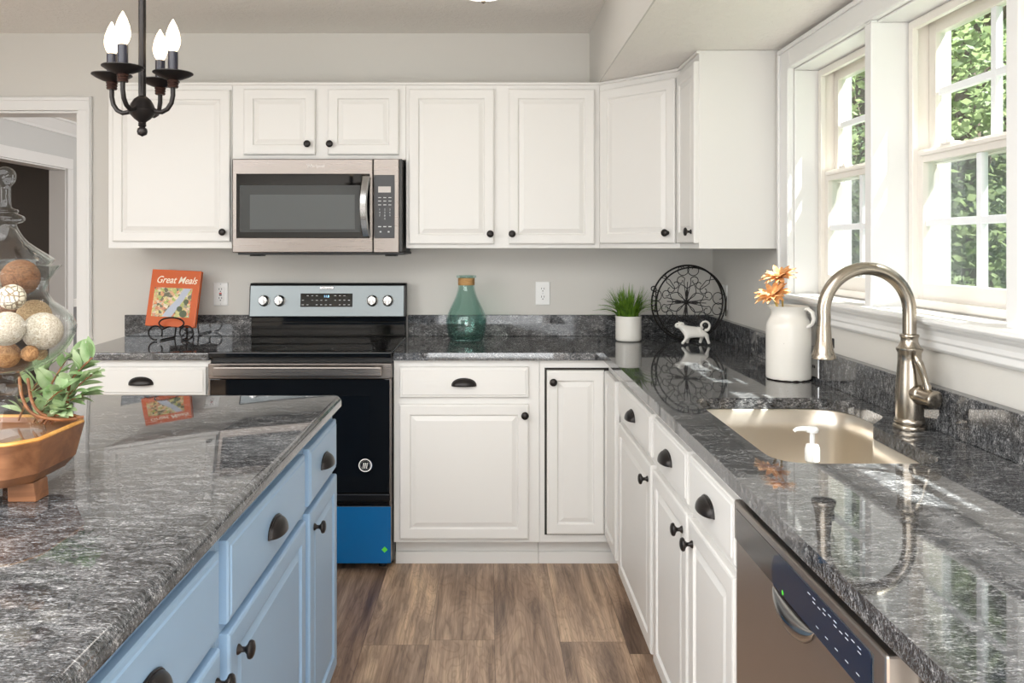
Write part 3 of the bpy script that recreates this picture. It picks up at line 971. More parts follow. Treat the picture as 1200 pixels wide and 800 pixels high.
# back guard
m = MB()
m.box(-W2 + 0.004, W2 - 0.004, 0.545, 0.585, 0.90, 1.012)
m.box(-W2 + 0.004, W2 - 0.004, 0.530, 0.55, 0.919, 0.928)
m.box(-W2 + 0.006, W2 - 0.006, 0.536, 0.55, 0.955, 0.990)
m.build('guard_riser', M['blackglass'], rg, bevel=0.003)
m = MB()
m.loft([[(x, 0.515, 1.012), (x, 0.512, 1.02), (x, 0.530, 1.165), (x, 0.540, 1.178), (x, 0.588, 1.178), (x, 0.588, 1.012)] for x in (-W2 + 0.001, W2 - 0.001)])
m.build('guard_housing', M['blackp'], rg, bevel=0.003)
tl = math.atan2(0.018, 0.145)
gd = bpy.data.objects.new('control_panel', None)
m = MB(); m.box(-W2 + 0.006, W2 - 0.010, -0.0035, 0.0, 0.0, 0.150)
cp = m.build('control_panel', M['steel_cool'], rg, bevel=0.0015, loc=(0, 0.5125, 1.018)); cp.rotation_euler = (-tl, 0, 0)
sc_ = 238.0
def cx(px): return (px - 385) / sc_
def czz(py): return (367.5 - py) / sc_
m = MB(); m.box(cx(354), cx(414), -0.006, -0.0035, czz(356.5), czz(341)); dsp = m.build('display', M['blackglass'], cp, bevel=0.001)
m = MB()
for i in range(11):
    for j in range(3):
        if j == 0 and 4 <= i <= 6: continue
        if (i * 7 + j * 3) % 5 == 0: continue
        xx = cx(357 + i * 5.3); z_ = czz(343.6 + j * 5.2)
        m = MB(); m.box(xx - 0.0045, xx + 0.0045, -0.0066, -0.006, z_ - 0.0016, z_ + 0.0012); m.build('printed_mark', M['printw'], dsp)
text('display_digits', '11:8', 0.016, M['led'], dsp, (cx(384), -0.0066, czz(344.5)), (PI / 2, 0, 0))
m = MB(); m.box(cx(384) - 0.034, cx(384) + 0.034, -0.008, -0.0036, 0.131, 0.146); bd = m.build('badge', M['chrome'], cp, bevel=0.006, seg=4)
text('badge_lettering', 'Whirlpool', 0.011, M['ink'], bd, (cx(384), -0.0082, 0.138), (PI / 2, 0, 0), sx=1.1)
for kx in (312, 330, 437, 455):
    m = MB(); m.lathe([(0.0275, -0.004), (0.0275, -0.007), (0.023, -0.009), (0.022, -0.026), (0.019, -0.029), (0, -0.030)], (cx(kx), 0, czz(349.5)), axis='y', seg=28)
    m.box(cx(kx) - 0.005, cx(kx) + 0.005, -0.036, -0.028, czz(349.5) - 0.021, czz(349.5) + 0.021)
    m.build('knob', M['chrome'], cp, smooth=35)
    m = MB()
    for k in range(9):
        a = math.radians(-60 + 30 * k)
        px_, pz_ = cx(kx) + 0.032 * math.cos(a), czz(349.5) + 0.032 * math.sin(a)
        m.box(px_ - 0.001, px_ + 0.001, -0.0039, -0.0035, pz_ - 0.001, pz_ + 0.001)
    m.build('dial_marks', M['ink'], cp)
# oven door
m = MB(); m.box(-W2 + 0.002, W2 - 0.002, -0.045, -0.001, 0.285, 0.808); dr = m.build('oven_door', M['blackglass'], rg, bevel=0.003)
m = MB(); m.box(-W2 + 0.001, W2 - 0.001, -0.048, -0.001, 0.809, 0.872); m.build('door_trim', M['steel'], rg, bevel=0.003)
m = MB(); m.box(W2 - 0.010, W2 - 0.001, -0.047, -0.040, 0.285, 0.808); m.build('side_trim', M['steel'], rg, bevel=0.001); m = MB(); m.box(-W2 + 0.001, -W2 + 0.010, -0.047, -0.040, 0.285, 0.808); m.build('side_trim', M['steel'], rg, bevel=0.001)
m = MB()
m.box(-W2 + 0.035, W2 - 0.035, -0.094, -0.078, 0.824, 0.866)
for sx_ in (-1, 1):
    m.box(sx_ * (W2 - 0.06) - 0.014, sx_ * (W2 - 0.06) + 0.014, -0.080, -0.046, 0.830, 0.860)
m.build('handle', M['steel'], rg, bevel=0.006, seg=3)
m = MB(); m.box(-W2 + 0.09, W2 - 0.09, -0.0462, -0.045, 0.40, 0.74); m.build('oven_window', mat('smoked_window', srgb(3, 4, 8), 0.05), rg, bevel=0.0003)
m = MB(); m.box(-W2 + 0.02, W2 - 0.006, -0.058, -0.045, 0.305, 0.335); m.build('lower_lip', mat('dark_metal_lip', srgb(60, 60, 62), 0.2, 0.9), rg, bevel=0.004)
m = MB(); m.box(-W2 + 0.003, W2 - 0.003, -0.048, -0.001, 0.045, 0.281); m.build('drawer', M['steel'], rg, bevel=0.003)
m = MB(); m.box(-W2 + 0.004, W2 - 0.004, -0.0505, -0.0482, 0.046, 0.280); fm = m.build('drawer_film', M['bluefilm'], rg, bevel=0.0006)
m = MB(); m.lathe([(0.013, -0.0512), (0, -0.0514)], (0.352, 0, 0.103), axis='y', seg=4); m.build('film_sticker', M['green'], fm)
# round sticker on the oven door: blue ring, white field, stripes
sxp = (428 - 573) * (SYF) / FPX - rg.location.x; szp = CAMZ - (545 - 288) * SYF / FPX
m = MB(); m.lathe([(0.030, -0.0455), (0.030, -0.0460), (0, -0.0460)], (sxp, 0, szp), axis='y', seg=32); stk = m.build('round_sticker', mat('sticker_navy', srgb(40, 56, 92), 0.4), rg)
m = MB(); m.lathe([(0.0275, -0.0461), (0.0275, -0.0463), (0.0235, -0.0463), (0.0235, -0.0461)], (sxp, 0, szp), axis='y', seg=32)
m.lathe([(0.019, -0.0461), (0.019, -0.0464), (0.0185, -0.0464), (0.0185, -0.0461)], (sxp, 0, szp), axis='y', seg=28); m.build('sticker_field', M['whitep'], stk)
m = MB()
for k in range(3):
    xx = sxp - 0.009 + k * 0.0075
    m.loft([[(xx - 0.0016, -0.0465, szp - 0.012), (xx + 0.0016, -0.0465, szp - 0.013), (xx + 0.0046, -0.0465, szp + 0.010), (xx + 0.0012, -0.0465, szp + 0.011)],
            [(xx - 0.0016, -0.0468, szp - 0.012), (xx + 0.0016, -0.0468, szp - 0.013), (xx + 0.0046, -0.0468, szp + 0.010), (xx + 0.0012, -0.0468, szp + 0.011)]])
m.build('sticker_stripes', M['whitep'], stk)

# ------------------------------------------------------------------ microwave
MY = 3.575
mx0, mx1 = PX(272, MY), PX(467.5, MY)
mz0, mz1 = PZ(296, MY), 1.7505
mw = thing('microwave_oven', 'stainless steel over-the-range microwave with black glass door', 'microwave', ((mx0 + mx1) / 2, MY, mz0))
def mxx(px): return PX(px, MY) - mw.location.x
def mzz(py): return PZ(py, MY) - mz0
m = MB(); m.box(mxx(273), mxx(470.5), 0.022, D - MY - 0.0015, 0.004, mz1 - mz0); m.build('body', mat('dark_grey_enamel', srgb(70, 68, 68), 0.4), mw, bevel=0.002)
m = MB(); m.box(mxx(272), mxx(437), 0.0, 0.021, 0.0, mz1 - mz0 - 0.002); dr = m.build('door', M['steel'], mw, bevel=0.004)
m = MB(); m.panel(mxx(277), mxx(433.5), mzz(279), mzz(203.5), [(0, 0), (0.0, 0.001), (0.003, 0.0025)]); dg = m.build('door_glass', M['blackglass'], dr)
m = MB(); m.panel(mxx(281), mxx(422), mzz(272), mzz(217), [(0, 0.0025), (0.0005, 0.003)]); m.build('door_window', mat('grey_tinted_glass', srgb(58, 61, 62), 0.12), dr)
m = MB(); m.panel(mxx(293), mxx(416), mzz(268.5), mzz(228), [(0, 0.003), (0.0005, 0.0034)]); m.build('window_mesh', mat('perforated_screen', srgb(84, 88, 89), 0.16), dr)
m = MB()
hp = []
for k in range(13):
    t_ = k / 12
    hp.append((mxx(429.5) - 0.010 * math.sin(PI * t_), -0.018 - 0.022 * math.sin(PI * t_), mzz(277) + (mzz(207) - mzz(277)) * t_))
rg_ = []
for (x, y, z) in hp:
    rg_.append([(x - 0.018, y, z), (x - 0.012, y - 0.007, z), (x + 0.012, y - 0.007, z), (x + 0.018, y, z), (x + 0.016, y + 0.005, z), (x - 0.016, y + 0.005, z)])
m.loft(rg_)
for z in (mzz(272), mzz(212)):
    m.box(mxx(429.5) - 0.008, mxx(429.5) + 0.008, -0.022, 0.0, z - 0.012, z + 0.012)
m.build('handle', M['chrome'], dr, smooth=40)
m = MB(); m.box(mxx(437.6), mxx(467.5), 0.0, 0.021, 0.0, mz1 - mz0 - 0.002); ct_ = m.build('control_column', M['steel'], mw, bevel=0.003)
m = MB(); m.panel(mxx(438.5), mxx(462.5), mzz(279), mzz(205), [(0, 0), (0.0, 0.001), (0.002, 0.002)]); kp = m.build('keypad', mat('charcoal_keypad', srgb(52, 53, 57), 0.25), ct_)
m = MB(); m.box(mxx(443.3), mxx(458), -0.0026, -0.002, mzz(225.5), mzz(218.5)); m.build('lcd_display', M['lcd'], kp)
m = MB()
for (yy, n_) in ((231.5, 3), (235.5, 3), (240, 3)):
    for k in range(3):
        xx = mxx(445 + k * 6); m = MB(); m.box(xx - 0.0065, xx + 0.0065, -0.0025, -0.002, mzz(yy) - 0.0015, mzz(yy) + 0.0015); m.build('key_mark', M['printw'], kp)
for yy in (265.5,):
    for k in range(3):
        xx = mxx(445 + k * 6); m = MB(); m.box(xx - 0.007, xx + 0.007, -0.0025, -0.002, mzz(yy) - 0.002, mzz(yy) + 0.002); m.build('key_mark', M['printw'], kp)
for xx in (446, 455.5):
    m = MB(); m.box(mxx(xx) - 0.004, mxx(xx) + 0.004, -0.0025, -0.002, mzz(271.5) - 0.003, mzz(271.5) + 0.003); m.build('key_mark', M['printw'], kp)
for j, row in enumerate((('1', '2', '3'), ('4', '5', '6'), ('7', '8', '9'), ('', '0', ''))):
    for k, ch in enumerate(row):
        if ch: text('key_number', ch, 0.012, M['printw'], kp, (mxx(445 + k * 6), -0.0023, mzz(245.5 + j * 3.6)), (PI / 2, 0, 0))
text('maker_lettering', 'Whirlpool', 0.019, mat('pale_logo', srgb(225, 222, 218), 0.3), dr, (mxx(370), -0.0004, mzz(194.5)), (PI / 2, 0, 0), sx=1.0)
m = MB(); m.box(mxx(277), mxx(473), 0.02, 0.36, -0.010, 0.003)
for xx in (290, 450):
    m.box(mxx(xx), mxx(xx + 13), 0.03, 0.12, -0.016, -0.009)
m.build('vent_grille', M['blackp'], mw, bevel=0.003)

# ------------------------------------------------------------------ dishwasher (faces the aisle)
DY0, DY1 = 1.568, 0.962
dwr = thing('dishwasher', 'stainless steel dishwasher with navy film over its control strip', 'dishwasher', (FR, DY0, 0), -PI / 2)
wd = DY0 - DY1
m = MB(); m.box(0.003, wd - 0.003, 0.028, 0.56, 0.06, CT - SL - 0.012); m.build('tub', M['blackp'], dwr, bevel=0.002)
m = MB()
rg_ = []
for z, yv in ((0.11, -0.020), (0.785, -0.020), (0.785, -0.020)):
    pass
m.box(0.003, wd - 0.003, -0.020, 0.026, 0.11, 0.788)
dr = m.build('door', M['steel_dw'], dwr, bevel=0.004)
m = MB(); m.box(0.003, wd - 0.003, -0.024, 0.026, 0.7885, 0.866); cs = m.build('control_head', M['steel_dw'], dwr, bevel=0.004)
m = MB(); m.panel(0.018, wd - 0.035, 0.7905, 0.852, [(0, 0.024), (0.001, 0.0248)]); bd = m.build('control_strip', mat('smoked_steel', srgb(120, 118, 118), 0.14, 0.9), cs)
m = MB()
nvp = [(0.225, 0.7915), (wd - 0.045, 0.7915), (wd - 0.038, 0.800), (wd - 0.038, 0.845), (wd - 0.045, 0.851), (0.25, 0.851), (0.228, 0.842), (0.218, 0.825), (0.216, 0.805)]
m.loft([[(x, -0.0249, z) for x, z in nvp], [(x, -0.0258, z) for x, z in nvp]]); nf = m.build('control_film', M['navyfilm'], cs)
m = MB()
for k in range(10):
    xx = 0.37 + k * 0.018
    for z_ in (0.842, 0.836):
        if (k * 3 + int(z_ * 1000)) % 4 == 0: continue
        m = MB(); m.box(xx, xx + 0.009, -0.0260, -0.0258, z_ - 0.0006, z_ + 0.0006); m.build('printed_mark', M['printw'], nf)
for k in range(5):
    xx = 0.40 + k * 0.032
    m = MB(); m.box(xx, xx + 0.009, -0.0260, -0.0258, 0.8052, 0.8064); m.build('printed_mark', M['printw'], nf)
m = MB(); m.lathe([(0.004, -0.0262), (0, -0.0264)], (0.268, 0, 0.797), axis='y', seg=12); m.build('indicator', M['green'], nf)
# pocket handle: crescent scoop below the control strip
m = MB()
rings = []
nu, nv = 24, 8
hx0, hx1, hz = 0.212, 0.382, 0.787
for j in range(nv + 1):
    v = j / nv
    ring = []
    for i in range(nu + 1):
        u = i / nu
        dpt = math.sin(PI * u) ** 0.6
        x = hx0 + (hx1 - hx0) * u
        ring.append((x, -0.0205 - 0.016 * dpt * math.sin(PI * v) ** 0.7, hz - 0.045 * dpt * v))
    rings.append(ring)
m.loft(rings, closed=False)
m.build('pocket_handle', M['chrome'], dr, smooth=60, solid=0.001)
m = MB(); m.box(0.01, wd - 0.01, 0.06, 0.08, 0.0, 0.10); m.build('kick_plate', M['blackp'], dwr)
m = MB(); m.box(0.003, wd - 0.003, -0.005, 0.02, 0.868, 0.874); m.build('top_gasket', M['blackp'], dwr)

# ------------------------------------------------------------------ chandelier
CHX, CHY, CHZ = -0.823, 1.90, 1.755
ch = thing('chandelier', 'dark bronze four-arm candle chandelier hanging over the island', 'chandelier', (CHX, CHY, CHZ))
m = MB(); m.lathe([(0.0085, -0.05), (0.0085, CEIL - CHZ - 0.02)], seg=16); m.build('rod', M['bronze'], ch, smooth=True)
m = MB(); m.lathe([(0.0, -0.012), (0.03, -0.012), (0.06, -0.004), (0.065, 0)], (0, 0, CEIL - CHZ - 0.0005), seg=28, cap1=True); m.build('ceiling_canopy', M['bronze'], ch, smooth=40)
m = MB(); m.lathe([(0, -0.038), (0.009, -0.040), (0.019, -0.048), (0.025, -0.058), (0.029, -0.068), (0.0325, -0.0735), (0.0315, -0.0765), (0.027, -0.084), (0.018, -0.094), (0.010, -0.100), (0.008, -0.103), (0.0095, -0.105), (0.008, -0.107), (0.0098, -0.109), (0.0075, -0.112), (0.0065, -0.114), (0.0105, -0.117), (0.012, -0.124), (0.010, -0.131), (0.0, -0.136)], seg=28)
m.build('hub', M['bronze'], ch, smooth=50)
M['copper'] = mat('copper_highlights', srgb(74, 54, 48), 0.4, 0.8)
th0 = math.radians(-98)
for k in range(4):
    a = th0 + k * PI / 2
    dx, dy = math.cos(a), math.sin(a)
    R_ = 0.078
    def q(r_, z): return (dx * r_, dy * r_, z)
    m = MB()
    m.tube([q(0.022, -0.070), q(0.036, -0.077), q(0.050, -0.079), q(0.064, -0.072), q(0.074, -0.058), q(0.078, -0.040), q(0.078, -0.012)], 0.0055, seg=10)
    ar = m.build('arm', M['bronze'], ch, smooth=True)
    m = MB(); m.lathe([(0.0, -0.022), (0.011, -0.022), (0.0125, -0.019), (0.011, -0.016), (0.013, -0.013), (0.0115, -0.010), (0.0135, -0.007), (0.012, -0.003)], q(R_, 0), seg=20, cap0=True, cap1=True); m.build('collar', M['copper'], ar, smooth=30)
    m = MB(); m.lathe([(0.012, -0.004), (0.022, -0.001), (0.037, 0.006), (0.0455, 0.0115), (0.0455, 0.0135), (0.036, 0.009), (0.014, 0.003), (0, 0.003)], q(R_, 0), seg=32); m.build('drip_pan', M['bronze'], ar, smooth=50)
    m = MB(); m.lathe([(0.0115, 0.003), (0.0115, 0.062), (0.008, 0.064), (0, 0.064)], q(R_, 0), seg=20); m.build('candle_sleeve', mat('black_sleeve', srgb(40, 40, 52), 0.25), ar, smooth=40)
    m = MB(); m.lathe([(0.008, 0.064), (0.0125, 0.070), (0.0165, 0.082), (0.0172, 0.092), (0.0145, 0.108), (0.009, 0.124), (0.004, 0.134), (0.0015, 0.139), (0, 0.140)], q(R_, 0), seg=20); m.build('flame_bulb', M['bulb'], ar, smooth=True)
# ceiling light
cl = thing('ceiling_light', 'lit flush dome light whose bottom tip shows at the ceiling edge', 'ceiling light', (-0.02, 2.90, CEIL))
m = MB(); m.lathe([(0, -0.0005), (0.16, -0.0005), (0.165, -0.012), (0.15, -0.03)], seg=40); m.build('base_pan', M['nickel'], cl, smooth=40)
m = MB(); m.lathe([(0.150, -0.028), (0.148, -0.07), (0.125, -0.115), (0.08, -0.145), (0.03, -0.160), (0, -0.163)], seg=40); m.build('dome_shade', M['dome'], cl, smooth=60)
m = MB(); m.lathe([(0.0, -0.178), (0.007, -0.175), (0.009, -0.170), (0.005, -0.163), (0.0, -0.162)], seg=14); m.build('finial', M['nickel'], cl, smooth=60)

# ------------------------------------------------------------------ outlets and switch
def outlet(loc, rz, label, gfci):
    r = thing('wall_outlet', label, 'outlet', loc, rz)
    m = MB(); m.panel(-0.036, 0.036, -0.058, 0.058, [(0, 0.0008), (0, 0.003), (0.003, 0.006)]); m.build('cover_plate', M['whitep'], r)
    m = MB()
    if gfci:
        m.panel(-0.017, 0.017, -0.034, 0.034, [(0, 0.005), (0.001, 0.0085)])
    else:
        for zc in (0.020, -0.020):
            m.lathe([(0.0165, -0.0055), (0.0165, -0.0085), (0.0, -0.0085)], (0, 0, zc), axis='y', seg=20)
    m.build('receptacle', M['whitep'], r, bevel=0.0006)
    m = MB()
    for zc in ((0.022, -0.022) if gfci else (0.020, -0.020)):
        m.box(-0.0075, -0.0050, -0.0092, -0.0084, zc - 0.001, zc + 0.008)
        m.box(0.0050, 0.0075, -0.0092, -0.0084, zc - 0.001, zc + 0.008)
        m.lathe([(0.0028, -0.0090), (0, -0.0091)], (0, 0, zc - 0.008), axis='y', seg=10)
    m.build('slots', M['ink'], r)
    if gfci:
        m = MB(); m.box(-0.006, 0.006, -0.0105, -0.0084, 0.001, 0.007); m.build('reset_button', M['redp'], r)
        m = MB(); m.box(-0.006, 0.006, -0.0105, -0.0084, -0.007, -0.001); m.build('test_button', M['ink'], r)
    m = MB()
    for zc in (0.049, -0.049) if gfci else (0.0,):
        m.lathe([(0.003, -0.006), (0.003, -0.0072), (0, -0.0074)], (0, 0, zc), axis='y', seg=10)
    m.build('screw', M['printw'], r)
    return r
outlet((PX(259, D), D, PZ(344.5, D)), 0, 'white wall outlet with red reset button between cookbook and range', True)
outlet((PX(636, D), D, PZ(343.5, D)), 0, 'white two-socket wall outlet between the teal bottle and potted grass', False)
r = thing('light_switch', 'white switch plate edge-on on the right wall behind the iron disc', 'switch', (WX, 3.76, PZ(348, 3.76)), -PI / 2)
m = MB(); m.panel(-0.036, 0.036, -0.058, 0.058, [(0, 0.0008), (0, 0.003), (0.003, 0.006)]); m.build('cover_plate', M['whitep'], r)
m = MB(); m.box(-0.005, 0.005, -0.014, -0.005, -0.002, 0.014); m.build('toggle', M['whitep'], r, bevel=0.001)
r = thing('wall_outlet', 'small outlet plate on the granite upstand between pitcher and faucet spout', 'outlet', (WX - 0.030, 2.64, 0.977), -PI / 2)
m = MB(); m.panel(-0.036, 0.036, -0.050, 0.050, [(0, 0.0005), (0, 0.007), (0.003, 0.010)]); m.build('cover_plate', M['chrome'], r)
m = MB()
for zc in (0.018, -0.018):
    m.box(-0.0075, -0.0050, -0.0112, -0.0100, zc - 0.001, zc + 0.008); m.box(0.0050, 0.0075, -0.0112, -0.0100, zc - 0.001, zc + 0.008)
m.build('slots', M['ink'], r)

# ------------------------------------------------------------------ cookbook and its easel
def cover_mat():
    m = mat('cookbook_photo', srgb(200, 180, 120), 0.25)
    v = coords(m)
    n = N(m, 'ShaderNodeTexVoronoi'); n.inputs['Scale'].default_value = 75; L(m, v, n.inputs['Vector'])
    s_ = N(m, 'ShaderNodeSeparateColor'); L(m, n.outputs['Color'], s_.inputs[0])
    c = ramp(m, s_.outputs[0], [(0.0, srgb(236, 214, 150)), (0.25, srgb(168, 190, 84)), (0.42, srgb(236, 196, 140)), (0.58, srgb(216, 120, 60)), (0.72, srgb(240, 226, 190)), (0.88, srgb(96, 92, 50))])
    c2 = noise(m, v, 160, 2)
    c = mixcol(m, 0.35, c, ramp(m, c2, [(0.4, srgb(120, 70, 30)), (0.6, srgb(255, 240, 210))]), 'MULTIPLY')
    L(m, c, bsdf(m).inputs['Base Color'])
    return m
BY = 3.795
bk = thing('cookbook', 'orange cookbook with a food photo on its cover, leaning on the easel', 'book', (PX(199, BY), BY, 0.978), math.radians(0))
tilt = math.radians(-13)
hb = bpy.data.objects.new('cover', None)
bw, bh, bt = 0.118, 0.272, 0.020
M['orange'] = mat('orange_cover', srgb(206, 88, 4), 0.45)
m = MB()
m.box(-bw, bw, -0.001, 0.002, 0, bh); m.box(-bw, bw, bt, bt + 0.003, 0, bh); m.box(-bw, -bw + 0.003, 0.002, bt, 0, bh)
cv = m.build('cover', M['orange'], bk, bevel=0.0008); cv.rotation_euler = (tilt, math.radians(2.5), 0)
m = MB(); m.box(-bw + 0.004, bw - 0.005, 0.0022, bt - 0.0003, 0.004, bh - 0.004); m.build('pages', mat('paper', srgb(236, 228, 208), 0.8), cv)
m = MB(); m.box(-0.095, 0.085, -0.0016, -0.001, 0.045, 0.185); m.build('cover_photo', cover_mat(), cv)
m = MB()
pl = [(-0.045, 0.046), (0.0, 0.046), (0.048, 0.125), (0.078, 0.184), (0.044, 0.184), (0.02, 0.135), (-0.02, 0.085)]
m.loft([[(x, -0.0017, z) for x, z in pl], [(x, -0.0021, z) for x, z in pl]]); m.build('plate_rim_print', mat('pale_blue_print', srgb(176, 182, 196), 0.3), cv)
for (bx, bz, br) in ((0.055, 0.062, 0.018), (0.062, 0.12, 0.013), (0.035, 0.085, 0.014)):
    m = MB(); m.lathe([(br, -0.0021), (br, -0.0024), (0, -0.0024)], (bx, 0, bz), axis='y', seg=9); m.build('broccoli_print', mat('dark_green_print', srgb(72, 84, 40), 0.4), cv)
M['cream'] = mat('cream_print', srgb(250, 238, 215), 0.4)
text('title_lettering', 'Great Meals', 0.048, M['cream'], cv, (0.004, -0.0017, 0.222), (PI / 2, 0, 0), shear=0.35, bold=0.0004, sx=0.82)
ez = thing('book_easel', 'black scrolled wire easel holding up the orange cookbook', 'book stand', (PX(201, BY - 0.035), BY - 0.03, CT))
m = MB()
for sx_ in (-1, 1):
    pts = []
    for k in range(24):
        t_ = k / 23
        a = -PI * 0.55 + t_ * PI * 1.75
        rr = 0.034 * (1 - 0.12 * t_)
        pts.append((sx_ * (0.072 + rr * math.cos(a) * 1.0), -0.012, 0.0390 + rr * math.sin(a)))
    m.tube(pts, 0.0038, seg=8)
    # ledge arm and foot
    m.tube([(sx_ * 0.044, -0.012, 0.052), (sx_ * 0.034, 0.02, 0.060), (sx_ * 0.028, 0.06, 0.060), (sx_ * 0.028, 0.082, 0.11)], 0.0038, seg=8)
    m.tube([(sx_ * 0.05, -0.012, 0.0042), (sx_ * 0.045, 0.05, 0.0042), (sx_ * 0.03, 0.11, 0.0042)], 0.0038, seg=8)
    m.tube([(sx_ * 0.03, 0.11, 0.0042), (sx_ * 0.02, 0.112, 0.10), (sx_ * 0.01, 0.116, 0.20)], 0.0038, seg=8)
pts = []
for k in range(33):
    t_ = k / 32
    a = math.radians(-50 + 280 * t_)
    pts.append((0.058 * math.cos(a), -0.006, 0.083 + 0.026 * math.sin(a)))
m.tube(pts, 0.0038, seg=8)
m.tube([(-0.012, 0.116, 0.20), (0.012, 0.116, 0.20)], 0.0038, seg=8)
m.build('wire_frame', M['black_iron'], ez, smooth=True)

# ------------------------------------------------------------------ teal glass bottle
bt_ = thing('glass_bottle', 'teal glass bottle with twine-wrapped neck on the back worktop', 'bottle', (PX(546.5, 3.80), 3.80, CT))
m = MB()
po = [(0, 0.001), (0.072, 0.001), (0.080, 0.006), (0.088, 0.028), (0.094, 0.06), (0.096, 0.088), (0.092, 0.115), (0.078, 0.148), (0.062, 0.18), (0.049, 0.21), (0.0405, 0.24), (0.037, 0.262), (0.037, 0.292), (0.047, 0.297), (0.048, 0.302), (0.046, 0.306), (0.034, 0.305)]
pi = [(0.031, 0.30), (0.031, 0.262), (0.034, 0.24), (0.043, 0.21), (0.056, 0.18), (0.072, 0.148), (0.086, 0.115), (0.090, 0.088), (0.088, 0.06), (0.082, 0.028), (0.074, 0.012), (0.0, 0.010)]
m.lathe(po + pi, seg=40); m.build('glass_body', M['tealglass'], bt_, smooth=60)
m = MB()
for k in range(10):
    z_ = 0.262 + k * 0.0033
    m.lathe([(0.0380 + 0.0018 * math.cos(2 * PI * j / 8), z_ + 0.0018 * math.sin(2 * PI * j / 8)) for j in range(9)], seg=32)
m.build('twine_wrap', M['rope'], bt_, smooth=True)

# ------------------------------------------------------------------ potted grass
pg = thing('potted_grass', 'artificial green grass in a white ribbed cylinder pot near the corner', 'plant', (PX(736.5, 3.76), 3.76, CT))
m = MB()
prof = [(0.0, 0.002), (0.055, 0.002), (0.057, 0.004), (0.060, 0.008)]
for k in range(1, 12):
    prof.append((0.0605 + (0.0005 if k % 2 else -0.0004), 0.008 + k * 0.009))
prof += [(0.062, 0.112), (0.062, 0.118), (0.057, 0.118), (0.056, 0.098), (0.0, 0.098)]
m.lathe(prof, seg=40); m.build('pot', M['ceramic'], pg, smooth=50)
rnd = random.Random(3)
m = MB()
for k in range(240):
    a = rnd.uniform(0, 2 * PI)
    r0 = 0.045 * math.sqrt(rnd.random())
    lean = rnd.uniform(0.0, 0.115) + (0.055 if rnd.random() < 0.12 else 0)
    h = rnd.uniform(0.115, 0.178) - lean * 0.42
    a2 = a + rnd.uniform(-0.5, 0.5)
    wv = rnd.uniform(0.0026, 0.0044)
    pr = []
    for j in range(6):
        t_ = j / 5
        px_ = r0 * math.cos(a) + lean * t_ ** 1.6 * math.cos(a2)
        py_ = r0 * math.sin(a) + lean * t_ ** 1.6 * math.sin(a2)
        pz_ = 0.10 + h * t_ - (0.03 * t_ ** 3 if lean > 0.09 else 0)
        ww = wv * (1 - t_ ** 2) + 0.0002
        ta = a2 + PI / 2 + 0.3 * math.sin(k)
        pr.append(((px_ - ww * math.cos(ta), py_ - ww * math.sin(ta), pz_), (px_, py_, pz_ - 0.0008), (px_ + ww * math.cos(ta), py_ + ww * math.sin(ta), pz_)))
    m.loft([list(q) for q in pr], closed=False)
for (ex, ey, ez_) in ((-0.150, -0.02, 0.165), (-0.155, 0.01, 0.145), (0.128, -0.03, 0.158), (0.120, -0.01, 0.185)):
    pr = []
    for j in range(8):
        t_ = j / 7
        ww = 0.0026 * (1 - t_ ** 2) + 0.0002
        x_, y_, z_ = ex * t_, ey * t_, 0.10 + (ez_ - 0.10) * math.sin(t_ * PI * 0.62) / math.sin(PI * 0.62)
        pr.append([(x_, y_ - ww, z_ + ww), (x_, y_, z_), (x_, y_ + ww, z_ - ww)])
    m.loft(pr, closed=False)
m.build('grass_blades', M['grass'], pg, smooth=True, weld=False)

# ------------------------------------------------------------------ scrolled iron disc leaning in the corner
TR = 0.176
tv = thing('iron_wall_disc', 'round black wrought-iron scrollwork disc leaning in the corner', 'decoration', (0.918, 3.768, CT + 0.0015))
tv.rotation_euler = (math.radians(-9), 0, math.radians(-36))
def ring_pts(R0, y, n=64): return [(R0 * math.cos(2 * PI * k / n), y, TR + 0.004 + R0 * math.sin(2 * PI * k / n)) for k in range(n)]
m = MB(); m.tube(ring_pts(TR, 0.0), 0.0045, seg=8, closed=True); m.tube(ring_pts(TR - 0.004, 0.045), 0.0040, seg=8, closed=True)
for k in range(12):
    a = 2 * PI * (k + 0.5) / 12
    m.tube([(TR * math.cos(a), 0, TR + 0.004 + TR * math.sin(a)), ((TR - 0.004) * math.cos(a), 0.045, TR + 0.004 + (TR - 0.004) * math.sin(a))], 0.0025, seg=6)
m.build('rim', M['black_iron'], tv, smooth=True)
def spiral(cx_, cz_, r0, r1, a0, a1, n=20):
    return [(cx_ + (r0 + (r1 - r0) * k / n) * math.cos(a0 + (a1 - a0) * k / n), cz_ + (r0 + (r1 - r0) * k / n) * math.sin(a0 + (a1 - a0) * k / n)) for k in range(n + 1)]
m = MB()
def wire(p2, rr=0.0020, ang=0.0, mir=1):
    out = []
    for (x, z) in p2:
        x *= mir
        xr, zr = x * math.cos(ang) - z * math.sin(ang), x * math.sin(ang) + z * math.cos(ang)
        out.append((xr * TR, 0.0, TR + 0.004 + zr * TR))
    m.tube(out, rr, seg=6)
for q in range(8):
    ang = q * PI / 4
    # slim petal
    wire([(0.17 * math.sin(PI * t_) * (0.6 + 0.4 * t_) , 0.05 + 0.47 * t_) for t_ in [j / 12 for j in range(13)]], ang=ang + PI / 8)
    wire([(0.17 * math.sin(PI * t_) * (0.6 + 0.4 * t_) , 0.05 + 0.47 * t_) for t_ in [j / 12 for j in range(13)]], ang=ang + PI / 8, mir=-1)
